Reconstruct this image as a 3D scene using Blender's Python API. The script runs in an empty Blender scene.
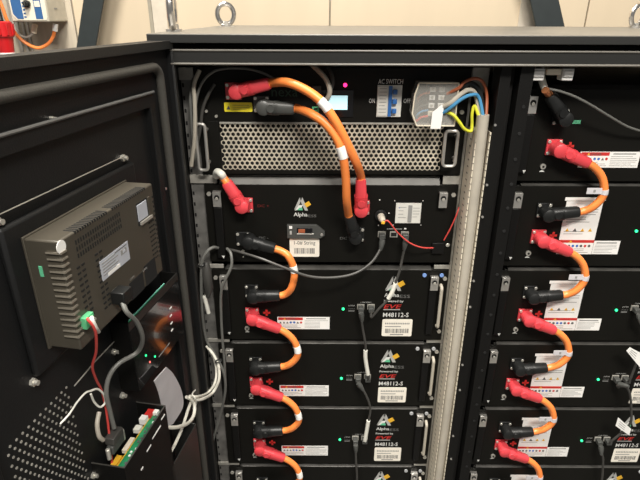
import bpy, bmesh, math, random
from mathutils import Vector, Matrix
random.seed(7)
SC = bpy.context.scene
COL = SC.collection
PI = math.pi

# ------------------------------------------------------------------ camera, world, lights
ZC = 2.04
FPX = 518.0
PITCH = math.radians(23.5)
cam_d = bpy.data.cameras.new('camera'); cam = bpy.data.objects.new('camera', cam_d); COL.objects.link(cam)
cam_d.sensor_width = 36; cam_d.lens = FPX / 640 * 36; cam_d.clip_start = 0.02
ROLL = math.radians(-0.25)
cam.matrix_world = Matrix.Translation((0, 0, ZC)) @ Matrix.Rotation(PI/2 - PITCH, 4, 'X') @ Matrix.Rotation(-ROLL, 4, 'Z')
SC.camera = cam
SC.view_settings.view_transform = 'Standard'; SC.view_settings.look = 'None'
SC.view_settings.gamma = 1; SC.view_settings.use_curve_mapping = False
SC.view_settings.exposure = 0.0
w = bpy.data.worlds.new('hall'); SC.world = w; w.use_nodes = True
bg = w.node_tree.nodes['Background']; bg.inputs[0].default_value = (1.0, 0.955, 0.90, 1); bg.inputs[1].default_value = 0.22
def area(name, loc, target, sx, sy, power, col):
    l = bpy.data.lights.new(name, 'AREA'); l.shape = 'RECTANGLE'; l.size = sx; l.size_y = sy; l.energy = power; l.color = col
    o = bpy.data.objects.new(name, l); COL.objects.link(o); o.location = loc
    o.rotation_euler = (Vector(target) - Vector(loc)).to_track_quat('-Z', 'Y').to_euler()
    return o
area('hall_lamp', (0.7, -1.3, 4.1), (0.2, 1.0, 1.4), 1.2, 0.4, 120, (1.0, 0.955, 0.88))
area('hall_lamp_rear', (0.5, 1.55, 4.8), (0.5, 1.9, 0.5), 2.4, 0.4, 12, (1.0, 0.93, 0.82))
area('hall_lamp_side', (-0.9, -0.7, 4.3), (0.0, 0.9, 1.5), 0.9, 0.4, 50, (1.0, 0.95, 0.87))
area('hall_lamp_above', (-0.35, 0.45, 4.8), (-0.25, 0.6, 1.6), 0.8, 0.3, 190, (1.0, 0.95, 0.87))

# ------------------------------------------------------------------ pixel -> point on a real plane
c_, s_ = math.cos(PITCH), math.sin(PITCH)
def F(u, v, Y=0.94):
    v = v - (u - 320) * 0.0044
    a = (u - 320) / FPX; t = (240 - v) / FPX
    r = (a, c_ + t*s_, -s_ + t*c_); k = Y / r[1]
    return (r[0]*k, Y, ZC + r[2]*k)
HX, HY = -.235, .88
AN = math.radians(10)
D = (-math.sin(AN), -math.cos(AN)); N = (math.cos(AN), -math.sin(AN))
def DW(p):                                   # door frame (s, n, z) -> world
    s, n, z = p
    return (HX + s*D[0] + n*N[0], HY + s*D[1] + n*N[1], z)
def DP(u, v, n=0.0):                         # pixel -> (s, n, z) on the door plane offset n
    v = v - (u - 320) * 0.0044
    a = (u - 320) / FPX; t = (240 - v) / FPX
    r = (a, c_ + t*s_, -s_ + t*c_)
    hx, hy = HX + n*N[0], HY + n*N[1]
    k = (hx*N[0] + hy*N[1]) / (r[0]*N[0] + r[1]*N[1])
    x, y = r[0]*k, r[1]*k
    return ((x-hx)*D[0] + (y-hy)*D[1], n, ZC + r[2]*k)

# ------------------------------------------------------------------ materials
def mat(name, col, rough=.5, metal=0., var=.08, scale=30., bump=0., emit=None, es=0., spec=.5, trans=0., alpha=1., stretch=None, coat=0.):
    m = bpy.data.materials.new(name); m.use_nodes = True
    nt = m.node_tree; b = nt.nodes['Principled BSDF']
    b.inputs['Roughness'].default_value = rough; b.inputs['Metallic'].default_value = metal
    b.inputs['Specular IOR Level'].default_value = spec
    b.inputs['Transmission Weight'].default_value = trans; b.inputs['Alpha'].default_value = alpha
    b.inputs['Coat Weight'].default_value = coat
    tc = nt.nodes.new('ShaderNodeTexCoord'); mp = nt.nodes.new('ShaderNodeMapping')
    if stretch: mp.inputs['Scale'].default_value = stretch
    nt.links.new(tc.outputs['Object'], mp.inputs['Vector'])
    nz = nt.nodes.new('ShaderNodeTexNoise'); nz.inputs['Scale'].default_value = scale; nz.inputs['Detail'].default_value = 5
    nt.links.new(mp.outputs[0], nz.inputs['Vector'])
    cr = nt.nodes.new('ShaderNodeValToRGB')
    cr.color_ramp.elements[0].position = .3; cr.color_ramp.elements[1].position = .7
    cr.color_ramp.elements[0].color = tuple(x*(1-var) for x in col) + (1,)
    cr.color_ramp.elements[1].color = tuple(min(1, x*(1+var)) for x in col) + (1,)
    nt.links.new(nz.outputs['Fac'], cr.inputs[0]); nt.links.new(cr.outputs[0], b.inputs['Base Color'])
    if bump:
        bp = nt.nodes.new('ShaderNodeBump'); bp.inputs['Strength'].default_value = bump; bp.inputs['Distance'].default_value = .001
        nt.links.new(nz.outputs['Fac'], bp.inputs['Height']); nt.links.new(bp.outputs[0], b.inputs['Normal'])
    if emit:
        b.inputs['Emission Color'].default_value = tuple(emit) + (1,); b.inputs['Emission Strength'].default_value = es
    return m
M = dict(
 black=mat('black_powder_coat', (.0050,.0048,.0045), .50, spec=.22, scale=400, bump=.25),
 face=mat('black_faceplate_paint', (.0062,.0059,.0047), .50, spec=.16, scale=500, bump=.15),
 frame=mat('cabinet_frame_paint', (.020,.020,.019), .40, spec=.45, scale=500, bump=.2),
 roof=mat('cabinet_roof_paint', (.125,.115,.098), .42, spec=.6, scale=8, var=.12),
 door=mat('door_paint', (.0095,.0097,.0100), .48, spec=.28, scale=450, bump=.25),
 gasket=mat('foam_gasket_rubber', (.050,.047,.040), .75, scale=300, bump=.5),
 edge=mat('lit_edge_paint', (.10,.10,.097), .45),  # paler door paint standing in for light on the stiffener's top edge
 fin=mat('housing_fin_edge', (.20,.18,.145), .4),
 galv=mat('galvanised_steel', (.40,.385,.345), .45, .3, var=.2, scale=60),
 lid=mat('chassis_lid_zinc', (.075,.072,.066), .45, .3, var=.25, scale=25),
 duct=mat('beige_duct_plastic', (.74,.67,.54), .5, var=.1),
 ductdark=mat('duct_slot_shadowed', (.12,.11,.09), .6),
 railm=mat('shaded_rail_steel', (.17,.165,.155), .5, .3, var=.35, scale=45),  # galvanised steel with the shade along the left rail put into its colour
 grille=mat('perforated_galvanised', (.62,.56,.45), .42, .35, var=.28, scale=18),
 cavity=mat('vent_cavity', (.012,.011,.010), .8),
 red=mat('red_plug_plastic', (.70,.060,.074), .42, spec=.45, var=.05),
 redf=mat('red_flange_plastic', (.62,.055,.068), .4),
 bplug=mat('black_plug_plastic', (.010,.0105,.0105), .42, spec=.4),
 greyplug=mat('grey_plug_plastic', (.060,.062,.058), .4, spec=.6),
 orange=mat('orange_cable_sheath', (.88,.245,.055), .38, var=.04),
 grey=mat('grey_cable_sheath', (.13,.13,.12), .45),
 dgrey=mat('dark_grey_cable_sheath', (.050,.048,.044), .45),
 main=mat('mains_cable_sheath', (.42,.385,.32), .5, var=.08),
 white=mat('white_cable_sheath', (.68,.66,.58), .45),
 paper=mat('white_label_paper', (.86,.85,.82), .55, var=.03),
 cream=mat('cream_label_paper', (.86,.81,.71), .55, var=.03),
 print=mat('label_print', (.10,.10,.10), .6),
 printl=mat('label_print_light', (.27,.27,.26), .6),
 redp=mat('label_red_print', (.58,.03,.025), .5),
 dimred=mat('dim_red_lettering', (.14,.010,.008), .5),
 dimgreen=mat('dim_green_lettering', (.010,.045,.02), .5),
 greyp=mat('grey_print', (.42,.42,.40), .5),
 dimp=mat('dim_grey_lettering', (.15,.15,.145), .5),
 whitep=mat('white_print', (.72,.72,.69), .5),
 bluep=mat('blue_print', (.05,.15,.50), .5),
 yellow=mat('yellow_sticker', (1.0,.82,.035), .5),
 gold=mat('gold_print', (.75,.42,.03), .5),
 greenp=mat('green_print', (.12,.50,.28), .5),
 silver=mat('bright_steel', (.66,.64,.60), .3, .8),
 chrome=mat('chromed_steel', (.75,.73,.70), .18, 1.0),
 screw=mat('zinc_screw', (.62,.60,.54), .35, .6),
 hole=mat('dark_hole', (.004,.004,.004), .9),
 ledg=mat('green_led', (.05,.8,.35), .4, emit=(.02,.85,.25), es=2.0),
 ledr=mat('magenta_led', (1,.1,.25), .4, emit=(1.0,.02,.16), es=3.5),
 ledr2=mat('red_led', (.8,.1,.1), .4, emit=(1.0,.2,.15), es=1.2),
 lcd=mat('lit_screen', (.5,.8,.85), .3, emit=(.62,.93,1.0), es=.75, var=.01),
 gloss=mat('black_glass_bezel', (.006,.006,.007), .15),
 acrylic=mat('smoked_acrylic', (.010,.010,.010), .12, spec=.8, coat=.5),
 clear=mat('clear_terminal_cover', (.80,.78,.72), .12, alpha=.18, spec=.7),
 pcb=mat('green_circuit_board', (.02,.22,.09), .4, var=.25, scale=90),
 pcbedge=mat('circuit_board_edge', (.22,.60,.48), .5),
 copper=mat('copper_strand', (.75,.30,.13), .35, .7),
 brown=mat('brown_wire', (.34,.09,.035), .45),
 blue=mat('blue_wire', (.06,.25,.46), .45),
 yg=mat('yellow_green_wire', (.68,.68,.04), .45),
 redw=mat('red_wire', (.58,.06,.05), .45),
 breaker=mat('breaker_white_plastic', (.66,.65,.60), .4),
 bblue=mat('breaker_blue_toggle', (.03,.14,.42), .4),
 greenc=mat('green_terminal_plastic', (.10,.42,.20), .45),
 hmi=mat('anodised_display_housing', (.070,.062,.048), .36, .15, var=.12, scale=6),
 hmilabel=mat('silver_rating_label', (.46,.48,.53), .4, var=.05),
 brace=mat('anthracite_steel_brace', (.020,.026,.027), .5),
 wall=mat('beige_wall_panel', (.56,.465,.335), .55, var=.05, scale=2.0, stretch=(3,1,.35)),
 wallw=mat('weathered_wall_panel', (.42,.37,.29), .6, var=.30, scale=11, stretch=(1.6,1,.22)),
 seam=mat('panel_joint', (.30,.27,.21), .8),
 trim=mat('pale_flashing', (.56,.50,.41), .45),
 floor=mat('grey_floor_paint', (.16,.155,.145), .4, var=.1, scale=4),
 cbox=mat('control_box_grey', (.52,.48,.39), .5),
 cpanel=mat('control_box_panel', (.72,.67,.55), .5),
 cblue=mat('control_box_blue', (.035,.115,.28), .45),
 ceer=mat('cee_red_plastic', (.48,.012,.015), .35),
 conduit=mat('grey_conduit', (.36,.34,.30), .5),
 ribbon=mat('white_ribbon_cable', (.60,.58,.60), .5),
 tie=mat('cable_tie_nylon', (.72,.71,.64), .4),
)

# ------------------------------------------------------------------ mesh builder
_textcache = {}
def text_mesh(s, bold=False, shear=0.):
    key = (s, bold, shear)
    if key in _textcache: return _textcache[key]
    cu = bpy.data.curves.new('t', 'FONT'); cu.body = s; cu.size = 1; cu.resolution_u = 2; cu.shear = shear
    if bold: cu.offset = .008
    o = bpy.data.objects.new('t', cu); COL.objects.link(o)
    dg = bpy.context.evaluated_depsgraph_get(); dg.update()
    me = o.evaluated_get(dg).to_mesh()
    vs = [tuple(v.co) for v in me.vertices]; fs = [tuple(p.vertices) for p in me.polygons]
    o.evaluated_get(dg).to_mesh_clear()
    bpy.data.objects.remove(o); bpy.data.curves.remove(cu)
    x0 = min(v[0] for v in vs); x1 = max(v[0] for v in vs); y0 = min(v[1] for v in vs); y1 = max(v[1] for v in vs)
    r = ([((v[0]-x0)/(x1-x0), (v[1]-y0)/(y1-y0)) for v in vs], fs)
    _textcache[key] = r
    return r
def spline(pts, n=8):
    P = [Vector(p) for p in pts]
    if len(P) < 3: return P
    P = [P[0]*2-P[1]] + P + [P[-1]*2-P[-2]]
    out = []
    for i in range(1, len(P)-2):
        a, b, c, d = P[i-1:i+3]
        for k in range(n):
            t = k/n
            out.append(.5*((2*b) + (c-a)*t + (2*a-5*b+4*c-d)*t*t + (3*b-a-3*c+d)*t**3))
    out.append(P[-2]); return out
class MB:
    def __init__(self, xf=None):
        self.v = []; self.f = []; self.mi = []; self.mats = []; self.xf = xf
    def m(self, mt):
        if mt not in self.mats: self.mats.append(mt)
        return self.mats.index(mt)
    def add(self, vs, fs, mt):
        o = len(self.v); k = self.m(mt)
        self.v += [tuple(x) for x in vs]
        for f in fs: self.f.append(tuple(o+i for i in f)); self.mi.append(k)
        return self
    def box(self, x0, x1, y0, y1, z0, z1, mt):
        vs = [(x, y, z) for x in (x0, x1) for y in (y0, y1) for z in (z0, z1)]
        return self.add(vs, [(0,1,3,2),(4,6,7,5),(0,4,5,1),(2,3,7,6),(0,2,6,4),(1,5,7,3)], mt)
    def prism(self, pts, d, mt):              # polygon of 3D points extruded by vector d
        n = len(pts); d = Vector(d)
        vs = [Vector(p) for p in pts] + [Vector(p)+d for p in pts]
        fs = [tuple(range(n)), tuple(range(2*n-1, n-1, -1))] + [(i, (i+1) % n, n+(i+1) % n, n+i) for i in range(n)]
        return self.add(vs, fs, mt)
    def cyl(self, a, b, r, mt, n=14, r2=None):
        return self.sweep([a, b], [r, r if r2 is None else r2], mt, n)
    def sweep(self, pts, rad, mt, n=10, closed=False):
        P = [Vector(p) for p in pts]
        if not isinstance(rad, (list, tuple)): rad = [rad]*len(P)
        t0 = (P[1]-P[0]).normalized()
        ref = Vector((0, 1, 0)) if abs(t0.y) < .9 else Vector((0, 0, 1))
        nrm = t0.cross(ref).normalized(); vs = []
        L = len(P)
        for i, p in enumerate(P):
            if closed: t = (P[(i+1) % L]-P[i-1]).normalized()
            elif i == 0: t = t0
            elif i == L-1: t = (P[i]-P[i-1]).normalized()
            else: t = (P[i+1]-P[i-1]).normalized()
            nrm = (nrm - t*nrm.dot(t)).normalized(); bn = t.cross(nrm)
            for k in range(n):
                a = 2*PI*k/n; vs.append(p + (nrm*math.cos(a)+bn*math.sin(a))*rad[i])
        fs = []
        for i in range(L if closed else L-1):
            j = (i+1) % L
            for k in range(n): fs.append((i*n+k, i*n+(k+1) % n, j*n+(k+1) % n, j*n+k))
        if not closed: fs += [tuple(range(n-1, -1, -1)), tuple((L-1)*n+k for k in range(n))]
        return self.add(vs, fs, mt)
    def tube(self, pts, r, mt, n=8, seg=8): return self.sweep(spline(pts, seg), r, mt, n)
    def loft(self, rings, mt):
        n = len(rings[0]); vs = [p for r in rings for p in r]; fs = []
        for i in range(len(rings)-1):
            for k in range(n): fs.append((i*n+k, i*n+(k+1) % n, (i+1)*n+(k+1) % n, (i+1)*n+k))
        fs += [tuple(range(n-1, -1, -1)), tuple((len(rings)-1)*n+k for k in range(n))]
        return self.add(vs, fs, mt)
    def text(self, s, o, wd, ht, mt, r=(1,0,0), u=(0,0,1), bold=False, shear=0., lift=.0003):
        tv, tf = text_mesh(s, bold, shear); o = Vector(o); r = Vector(r).normalized(); u = Vector(u).normalized(); nn = r.cross(u)
        return self.add([o + r*(a*wd) + u*(b*ht) + nn*lift for a, b in tv], tf, mt)
    def build(self, name, parent=None, origin=(0,0,0), bev=0., smooth=True, sharp=35, recalc=True):
        vs = [self.xf(p) for p in self.v] if self.xf else self.v
        if parent is not None:
            p = parent; off = Vector((0,0,0))
            while p: off += p.location; p = p.parent
        else: off = Vector(origin)
        me = bpy.data.meshes.new(name)
        me.from_pydata([tuple(Vector(q)-off) for q in vs], [], self.f)
        for mt in self.mats: me.materials.append(M[mt])
        for p, k in zip(me.polygons, self.mi): p.material_index = k
        if recalc:
            bm = bmesh.new(); bm.from_mesh(me); bmesh.ops.recalc_face_normals(bm, faces=bm.faces); bm.to_mesh(me); bm.free()
        me.update()
        if smooth:
            for p in me.polygons: p.use_smooth = True
            me.set_sharp_from_angle(angle=math.radians(sharp))
        o = bpy.data.objects.new(name, me); COL.objects.link(o)
        if parent is not None: o.parent = parent
        else: o.location = off
        if bev:
            b = o.modifiers.new('bevel', 'BEVEL'); b.width = bev; b.segments = 2; b.limit_method = 'ANGLE'; b.angle_limit = math.radians(50)
        return o
def tag(o, label, cat, group=None):
    o['label'] = label; o['category'] = cat
    if group: o['group'] = group
    return o
def thing(name, label, cat, loc, group=None):
    o = bpy.data.objects.new(name, None); COL.objects.link(o); o.location = loc; o.empty_display_size = .02
    return tag(o, label, cat, group)
def struct(o): o['kind'] = 'structure'; return o
def copy_tree(o, parent=None):
    c = o.copy(); COL.objects.link(c); c.parent = parent
    for ch in list(o.children): copy_tree(ch, c)
    return c
def rrect(x0, x1, z0, z1, r, n=5):
    out = []
    for cx, cz, a0 in ((x1-r, z1-r, 0), (x0+r, z1-r, 90), (x0+r, z0+r, 180), (x1-r, z0+r, 270)):
        for k in range(n+1):
            a = math.radians(a0+90*k/n); out.append((cx+r*math.cos(a), cz+r*math.sin(a)))
    return out

# ------------------------------------------------------------------ the hall
WY = 2.2
b = MB(); b.box(-3.2, 4.2, WY+.012, WY+.1, 0, 4.4, 'seam')
xs = [.035 + k for k in range(-4, 5)]
for i in range(len(xs)-1):
    b.box(xs[i]+.003, xs[i+1]-.003, WY, WY+.012, 0, 4.4, 'wallw' if xs[i+1] < -.5 else 'wall')
struct(b.build('wall_back', bev=.0015))
struct(MB().box(-3.2, 4.2, -3, WY+.1, -.1, 0, 'floor').build('floor'))
struct(MB().box(-.668, -.655, WY-.008, WY, .0, 4.4, 'seam').box(-.654, -.600, WY-.006, WY, 0, 4.4, 'trim').build('trim_1'))
struct(MB().box(.77, .845, WY-.006, WY, 0, 4.4, 'trim').build('trim_2'))
def brace(n, a, bb, cc, dd, Y):
    p = [Vector(F(*a, Y)), Vector(F(*bb, Y)), Vector(F(*cc, Y)), Vector(F(*dd, Y))]   # top-left, top-right, bottom-right, bottom-left
    l = p[0]-p[3]; r = p[1]-p[2]
    kt = (3.6-p[3].z)/l.z; kb = (0.02-p[3].z)/l.z
    q = [p[3]+l*kt, p[2]+r*kt, p[2]+r*kb, p[3]+l*kb]
    struct(MB().prism(q, (0, .012, 0), 'brace').build('trim_%d' % n, bev=.003))
brace(3, (82, 0), (102.5, 0), (94, 50), (75, 50), 2.10)
brace(4, (529, 0), (558, 0), (564, 26), (535, 26), 2.10)

# control box on the wall
cb = thing('wall_control_box', 'grey wall control box with blue and white front panel and black knob', 'control box', (-1.06, 2.19, 2.008))
MB().box(-1.128, -.990, 2.05, 2.1995, 2.012, 2.30, 'cbox').build('housing', cb, bev=.004)
fp = MB()
fp.prism([(-1.121, 2.0485, 2.036), (-1.106, 2.0485, 2.018), (-1.000, 2.0485, 2.018), (-.994, 2.0485, 2.03), (-.994, 2.0485, 2.295), (-1.121, 2.0485, 2.295)], (0, .0015, 0), 'cpanel')
fp.prism([(-1.117, 2.0475, 2.040), (-1.103, 2.0475, 2.022), (-1.081, 2.0475, 2.022), (-1.081, 2.0475, 2.290), (-1.117, 2.0475, 2.290)], (0, .001, 0), 'cblue')
fp.box(-1.036, -1.010, 2.0475, 2.0485, 2.022, 2.29, 'cblue')
fp.box(-1.033, -1.013, 2.0465, 2.0475, 2.062, 2.082, 'cpanel')
for k in range(6): fp.box(-1.078, -1.070, 2.0472, 2.0484, 2.026+k*.012, 2.031+k*.012, 'cblue')
fp.build('front_panel', cb)
MB().cyl((-1.058, 2.0485, 2.072), (-1.058, 2.040, 2.072), .0125, 'bplug', 20).cyl((-1.058, 2.040, 2.072), (-1.058, 2.030, 2.072), .009, 'bplug', 16).box(-1.0595, -1.0565, 2.026, 2.031, 2.065, 2.079, 'greyplug').build('knob', cb, bev=.0006)
MB().cyl((-1.062, 2.0485, 2.118), (-1.062, 2.034, 2.118), .010, 'brown', 16).build('knob', cb)
MB().cyl(F(54.5, 24, 2.12), F(54, 31, 2.12), .0095, 'paper', 14).build('cable_gland', cb)
MB().cyl(F(34, 24, 2.12), F(33, 33, 2.12), .009, 'duct', 14).build('cable_gland', cb)
MB().box(-.989, -.9885, 2.10, 2.125, 2.055, 2.06, 'printl').build('side_mark', cb)
oc = MB(); oc.tube([F(-12, -22, 2.08), F(0, 4, 2.08), F(6, 20, 2.08), F(14, 33, 2.09), F(25, 43, 2.1), F(37, 48, 2.1), F(47, 44, 2.11), F(52, 37, 2.12), F(53.6, 31.4, 2.12)], .0062, 'orange', 10)
tag(oc.build('orange_cable', origin=F(37, 48, 2.1)), 'orange cable looping below the wall control box', 'cable')
gc = MB(); gc.tube([F(4, -10, 2.15), F(10, 16, 2.15), F(15, 30, 2.14), F(21, 36, 2.13), F(27, 37, 2.12), F(32.5, 33.4, 2.12)], .0045, 'conduit', 8)
tag(gc.build('grey_cable', origin=F(24, 36, 2.1)), 'thin grey cable curling into the gland under the wall control box', 'cable')
for k, (u, r, lb) in enumerate([(19, .007, 'grey vertical conduit on the wall nearest the red plug'), (25, .005, 'slim grey vertical conduit on the wall, middle of three'), (29.5, .004, 'slimmest grey vertical conduit on the wall, right of the other two')]):
    p = F(u, 40, WY-r-.001)
    tag(MB().cyl((p[0], p[1], .02), (p[0], p[1], 2.6), r, 'conduit', 10).build('wall_conduit', origin=(p[0], p[1], .02)), lb, 'conduit', 'conduits on the wall')
p = F(3, 38, 2.0); px, pz = p[0], p[2]+.006
rp = thing('industrial_plug', 'red industrial plug with white collar hanging at left of the wall', 'plug', (px, 2.0, pz-.10))
MB().sweep([(px, 2.0, pz+.050), (px, 2.0, pz+.046), (px, 2.0, pz), (px, 2.0, pz-.006), (px, 2.0, pz-.055)], [.030, .036, .036, .030, .025], 'ceer', 20).build('shell', rp)
rb = MB()
for k in range(10):
    a = 2*PI*k/10; rb.box(px+.037*math.cos(a)-.003, px+.037*math.cos(a)+.003, 2.0+.037*math.sin(a)-.003, 2.0+.037*math.sin(a)+.003, pz+.004, pz+.042, 'ceer')
rb.build('grip_ribs', rp, bev=.001)
MB().cyl((px, 2.0, pz-.055), (px, 2.0, pz-.085), .026, 'paper', 20).build('collar', rp)
MB().tube([(px, 2.0, pz+.05), (px-.02, 2.02, pz+.15), (px-.08, 2.06, pz+.4)], .012, 'bplug', 10).build('cord', rp)

# ------------------------------------------------------------------ cabinet
X0, X1 = -.272, .922
ROOFZ = 2.0120
cab = thing('battery_cabinet', 'large black double cabinet with grey roof holding the battery racks', 'cabinet', ((X0+X1)/2, 1.2, 0))
MB().box(X0, X1, .868, 1.58, 2.0005, ROOFZ, 'roof').box(X0, X1, .866, .8678, 1.9985, ROOFZ-.0008, 'frame').build('roof', cab, bev=.0012)
b = MB(); b.box(X0+.03, X1-.03, .905, .93, 1.975, 1.9945, 'cavity'); b.box(X0+.03, X1-.03, .92, 1.57, 1.985, 1.9945, 'black')
b.build('roof_seal_gap', cab)
b = MB()
b.box(-.240, X1-.02, .8725, .884, 1.9655, 1.9885, 'frame')
b.sweep([(-.240, .8722, 1.9876), (X1-.02, .8722, 1.9876)], .0018, 'roof', 8); b.sweep([(-.240, .8722, 1.9672), (X1-.02, .8722, 1.9672)], .0020, 'roof', 8); b.box(-.240, X1-.02, .8842, .9045, 1.967, 1.987, 'cavity')  # lips in paler roof paint, imitating light caught on rounded beam edges
b.build('top_beam', cab, bev=.0008)
MB().box(X0, X0+.003, .93, 1.58, .02, 1.994, 'black').build('side_panel', cab)
MB().box(X1-.003, X1, .93, 1.58, .02, 1.994, 'black').build('side_panel', cab)
MB().box(X0+.004, X1-.004, 1.576, 1.58, .02, 1.984, 'black').build('back_panel', cab)
MB().box(X0, X1, .90, 1.575, .0, .08, 'frame').build('plinth', cab, bev=.002)
def post(x0, x1, y0, y1, dots, mt='black', side=0):
    b = MB(); b.box(x0, x1, y0, y1, .081, 1.9645, mt)
    xc = (x0+x1)/2
    for z in dots: b.cyl((xc+side, y0, z), (xc+side, y0-.0008, z), .0032, 'hole', 10)
    return b.build('post', cab, bev=.001)
z_ = [1.90 - .045*k for k in range(20)]
post(-.268, -.244, .905, .93, z_)
post(.2955, .314, .890, .93, [])
post(.3265, .3485, .884, .93, [z for z in z_], side=.002)
MB().box(.3145, .326, .91, .93, .081, 1.9645, 'cavity').build('post_groove', cab)
MB().box(.3500, .3520, .925, .9395, .081, 1.9645, 'galv').build('post_edge_strip', cab)
post(.895, .919, .884, .93, [])
# bright fasteners on the middle post
for u, v in ((485, 125), (485.5, 185), (480.5, 217), (473, 281), (470.5, 307), (463, 365), (460.5, 390), (454, 436), (452, 459)):
    x, y, z = F(u, v, .889)
    x = max(x, .298)
    MB().cyl((x, .8898, z), (x, .888, z), .0022, 'silver', 10).build('rivet', cab)
# mounting rails (galvanised) left bay
def rail(x0, x1, n0=1.955, holes=True, mt='galv', hx=None):
    b = MB(); b.box(x0, x1, .9475, .9515, .085, n0, mt)
    hx = (x0+x1)/2 if hx is None else hx
    z = n0-.03
    if holes:
        while z > .7: b.box(hx-.0018, hx+.0018, .9469, .9476, z-.0035, z+.0035, 'hole'); z -= .0222
    return b.build('mounting_rail', cab, bev=.0006)
rail(-.246, -.2205, hx=-.243, mt='railm'); rail(.2635, .2685, holes=False); rail(.349, .3535, mt='black', holes=False); rail(.85, .875, mt='black')
MB().box(.2650, .294, .945, .9515, 1.915, 1.957, 'galv').build('rail_cap', cab)
MB().box(-.2465, -.2215, .938, .9465, 1.935, 1.955, 'galv').build('rail_cap', cab)
T = {0: 1.9225, 1: 1.7447, 2: 1.5651, 3: 1.3855, 4: 1.2059, 5: 1.0263}
for k in (1, 2, 3, 4, 5):
    z1 = T[k] + (.018 if k == 1 else .010)
    MB().box(-.2465, -.1955, .9435, .9470, T[k]+.0012, z1, 'galv').build('shelf_bracket', cab, bev=.0005)
    MB().box(.232, .2633, .9435, .9470, T[k]+.0012, z1, 'galv').build('shelf_bracket', cab, bev=.0005)
# wire duct with slotted walls
b = MB()
for x, yf in ((.2700, .893), (.2938, .893)):
    b.box(x-.0008, x+.0008, yf, .9475, .1, 1.855, 'duct')
    z = 1.85
    while z > .72:
        b.box(x-.0010, x+.0010, yf-.0004, yf+.004, z-.0007, z+.0007, 'ductdark')
        b.box(x-.0010, x+.0010, .918, .926, z-.0012, z+.0012, 'ductdark'); z -= .0125
b.box(.2700, .2938, .9455, .9475, .1, 1.855, 'duct')
b.build('cable_duct', cab)
# lifting eyes
def eye(x, y, ang, R=.024, r=.0065):
    z0 = ROOFZ; b = MB()
    b.cyl((x, y, z0), (x, y, z0+.004), .014, 'silver', 18).cyl((x, y, z0+.004), (x, y, z0+.012), .009, 'silver', 6)
    ring = [(x+R*math.sin(a)*math.cos(ang), y+R*math.sin(a)*math.sin(ang), z0+.012+R+R*math.cos(a)*1.15-.004) for a in [2*PI*k/28 for k in range(28)]]
    b.sweep(ring, r, 'chrome', 10, closed=True)
    return b.build('lifting_eye', cab)
eye(-.243, 1.44, math.radians(15), R=.021, r=.006); eye(.806, 1.44, math.radians(25), R=.021, r=.006); eye(-.259, .985, math.radians(99), R=.027); eye(.89, .93, .6)

# ------------------------------------------------------------------ door
dr = thing('cabinet_door', 'open black cabinet door seen from inside, swung to the left', 'door', DW((.3, -.02, .05)))
def dmb(): return MB(DW)
b = dmb(); b.box(.004, .598, -.034, -.030, .05, 2.000, 'door')                 # outer skin
b.box(.004, .598, -.030, .000, 1.994, 2.002, 'door'); b.box(.004, .009, -.030, .0, .05, 1.994, 'door'); b.box(.593, .598, -.030, .0, .05, 1.994, 'door')
b.box(.0095, .5925, -.012, -.009, .06, 1.9935, 'door')
b.build('panel', dr, bev=.0015)
b = dmb(); rr = rrect(.0, .592, 1.9915, 2.0015, .004)
b.box(.004, .598, .0, .0016, 1.990, 2.0025, 'frame'); b.box(.002, .0095, .0, .0016, .05, 1.9900, 'frame'); b.box(.588, .598, .0, .0016, .05, 1.9900, 'frame')
b.build('rim_flange', dr, bev=.0006)
loop = rrect(.050, .55, .12, 1.967, .02, 6)
b = dmb(); P = [(x, -.004, z) for x, z in loop]
b.sweep(P, .0068, 'gasket', 14, closed=True); b.build('gasket', dr)
def ring_frame(b, o, i, n0, n1, mt):
    ao = rrect(*o, .004, 2); ai = rrect(*i, .004, 2); k = len(ao)
    vs = [(x, n0, z) for x, z in ao] + [(x, n1, z) for x, z in ao] + [(x, n1, z) for x, z in ai] + [(x, n0, z) for x, z in ai]
    fs = []
    for r in range(3):
        for j in range(k): fs.append((r*k+j, r*k+(j+1) % k, (r+1)*k+(j+1) % k, (r+1)*k+j))
    b.add(vs, fs, mt)
b = dmb(); ring_frame(b, (.083, .52, .2, 1.934), (.099, .50, .22, 1.913), -.0089, .0, 'door'); b.build('stiffener_frame', dr, bev=.0012, recalc=True)
b = dmb(); b.sweep([(.085, .0005, 1.9335), (.515, .0005, 1.9335)], .0022, 'edge', 8)
b.build('stiffener_edge', dr)
def stud(u, v, n, r=.005, parent=None, h=.008):
    s, _, z = DP(u, v, n+h)
    b = dmb(); b.cyl((s, n, z), (s, n+h*.45, z), r, 'screw', 6).cyl((s, n+h*.45, z), (s, n+h, z), r*.6, 'screw', 12)
    return b.build('stud', parent or dr)
for u, v in ((167, 120), (168.5, 126.5), (170, 143), (170.5, 149), (168.5, 189), (2, 62)):
    s, _, z = DP(u, v, .0)
    dmb().cyl((s, -.0089, z), (s, -.004, z), .0022 if u > 10 else .001, 'silver', 10).build('hinge_screw', dr)
for u, v in ((39, 383), (119, 352), (127, 396), (127, 158), (3, 222), (99, 476)):
    stud(u, v, -.009)
stud(142, 97, -.009, .002); stud(56, 118, -.009, .002)
# raised mounting plate behind the display
b = dmb(); b.box(.165, .425, -.0088, .0, 1.672, 1.848, 'door'); b.build('display_mounting_plate', dr, bev=.0035)
b = dmb(); b.sweep([(.184, -.004, 1.860), (.424, -.004, 1.861)], .0007, 'screw', 8); b.build('wire_stay', dr)
a1 = DP(75, 386, -.006); a2 = DP(116, 340, -.006)
dmb().sweep([a1, DP(96, 361, -.004), a2], .0009, 'screw', 6).build('wire_stay', dr)
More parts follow.
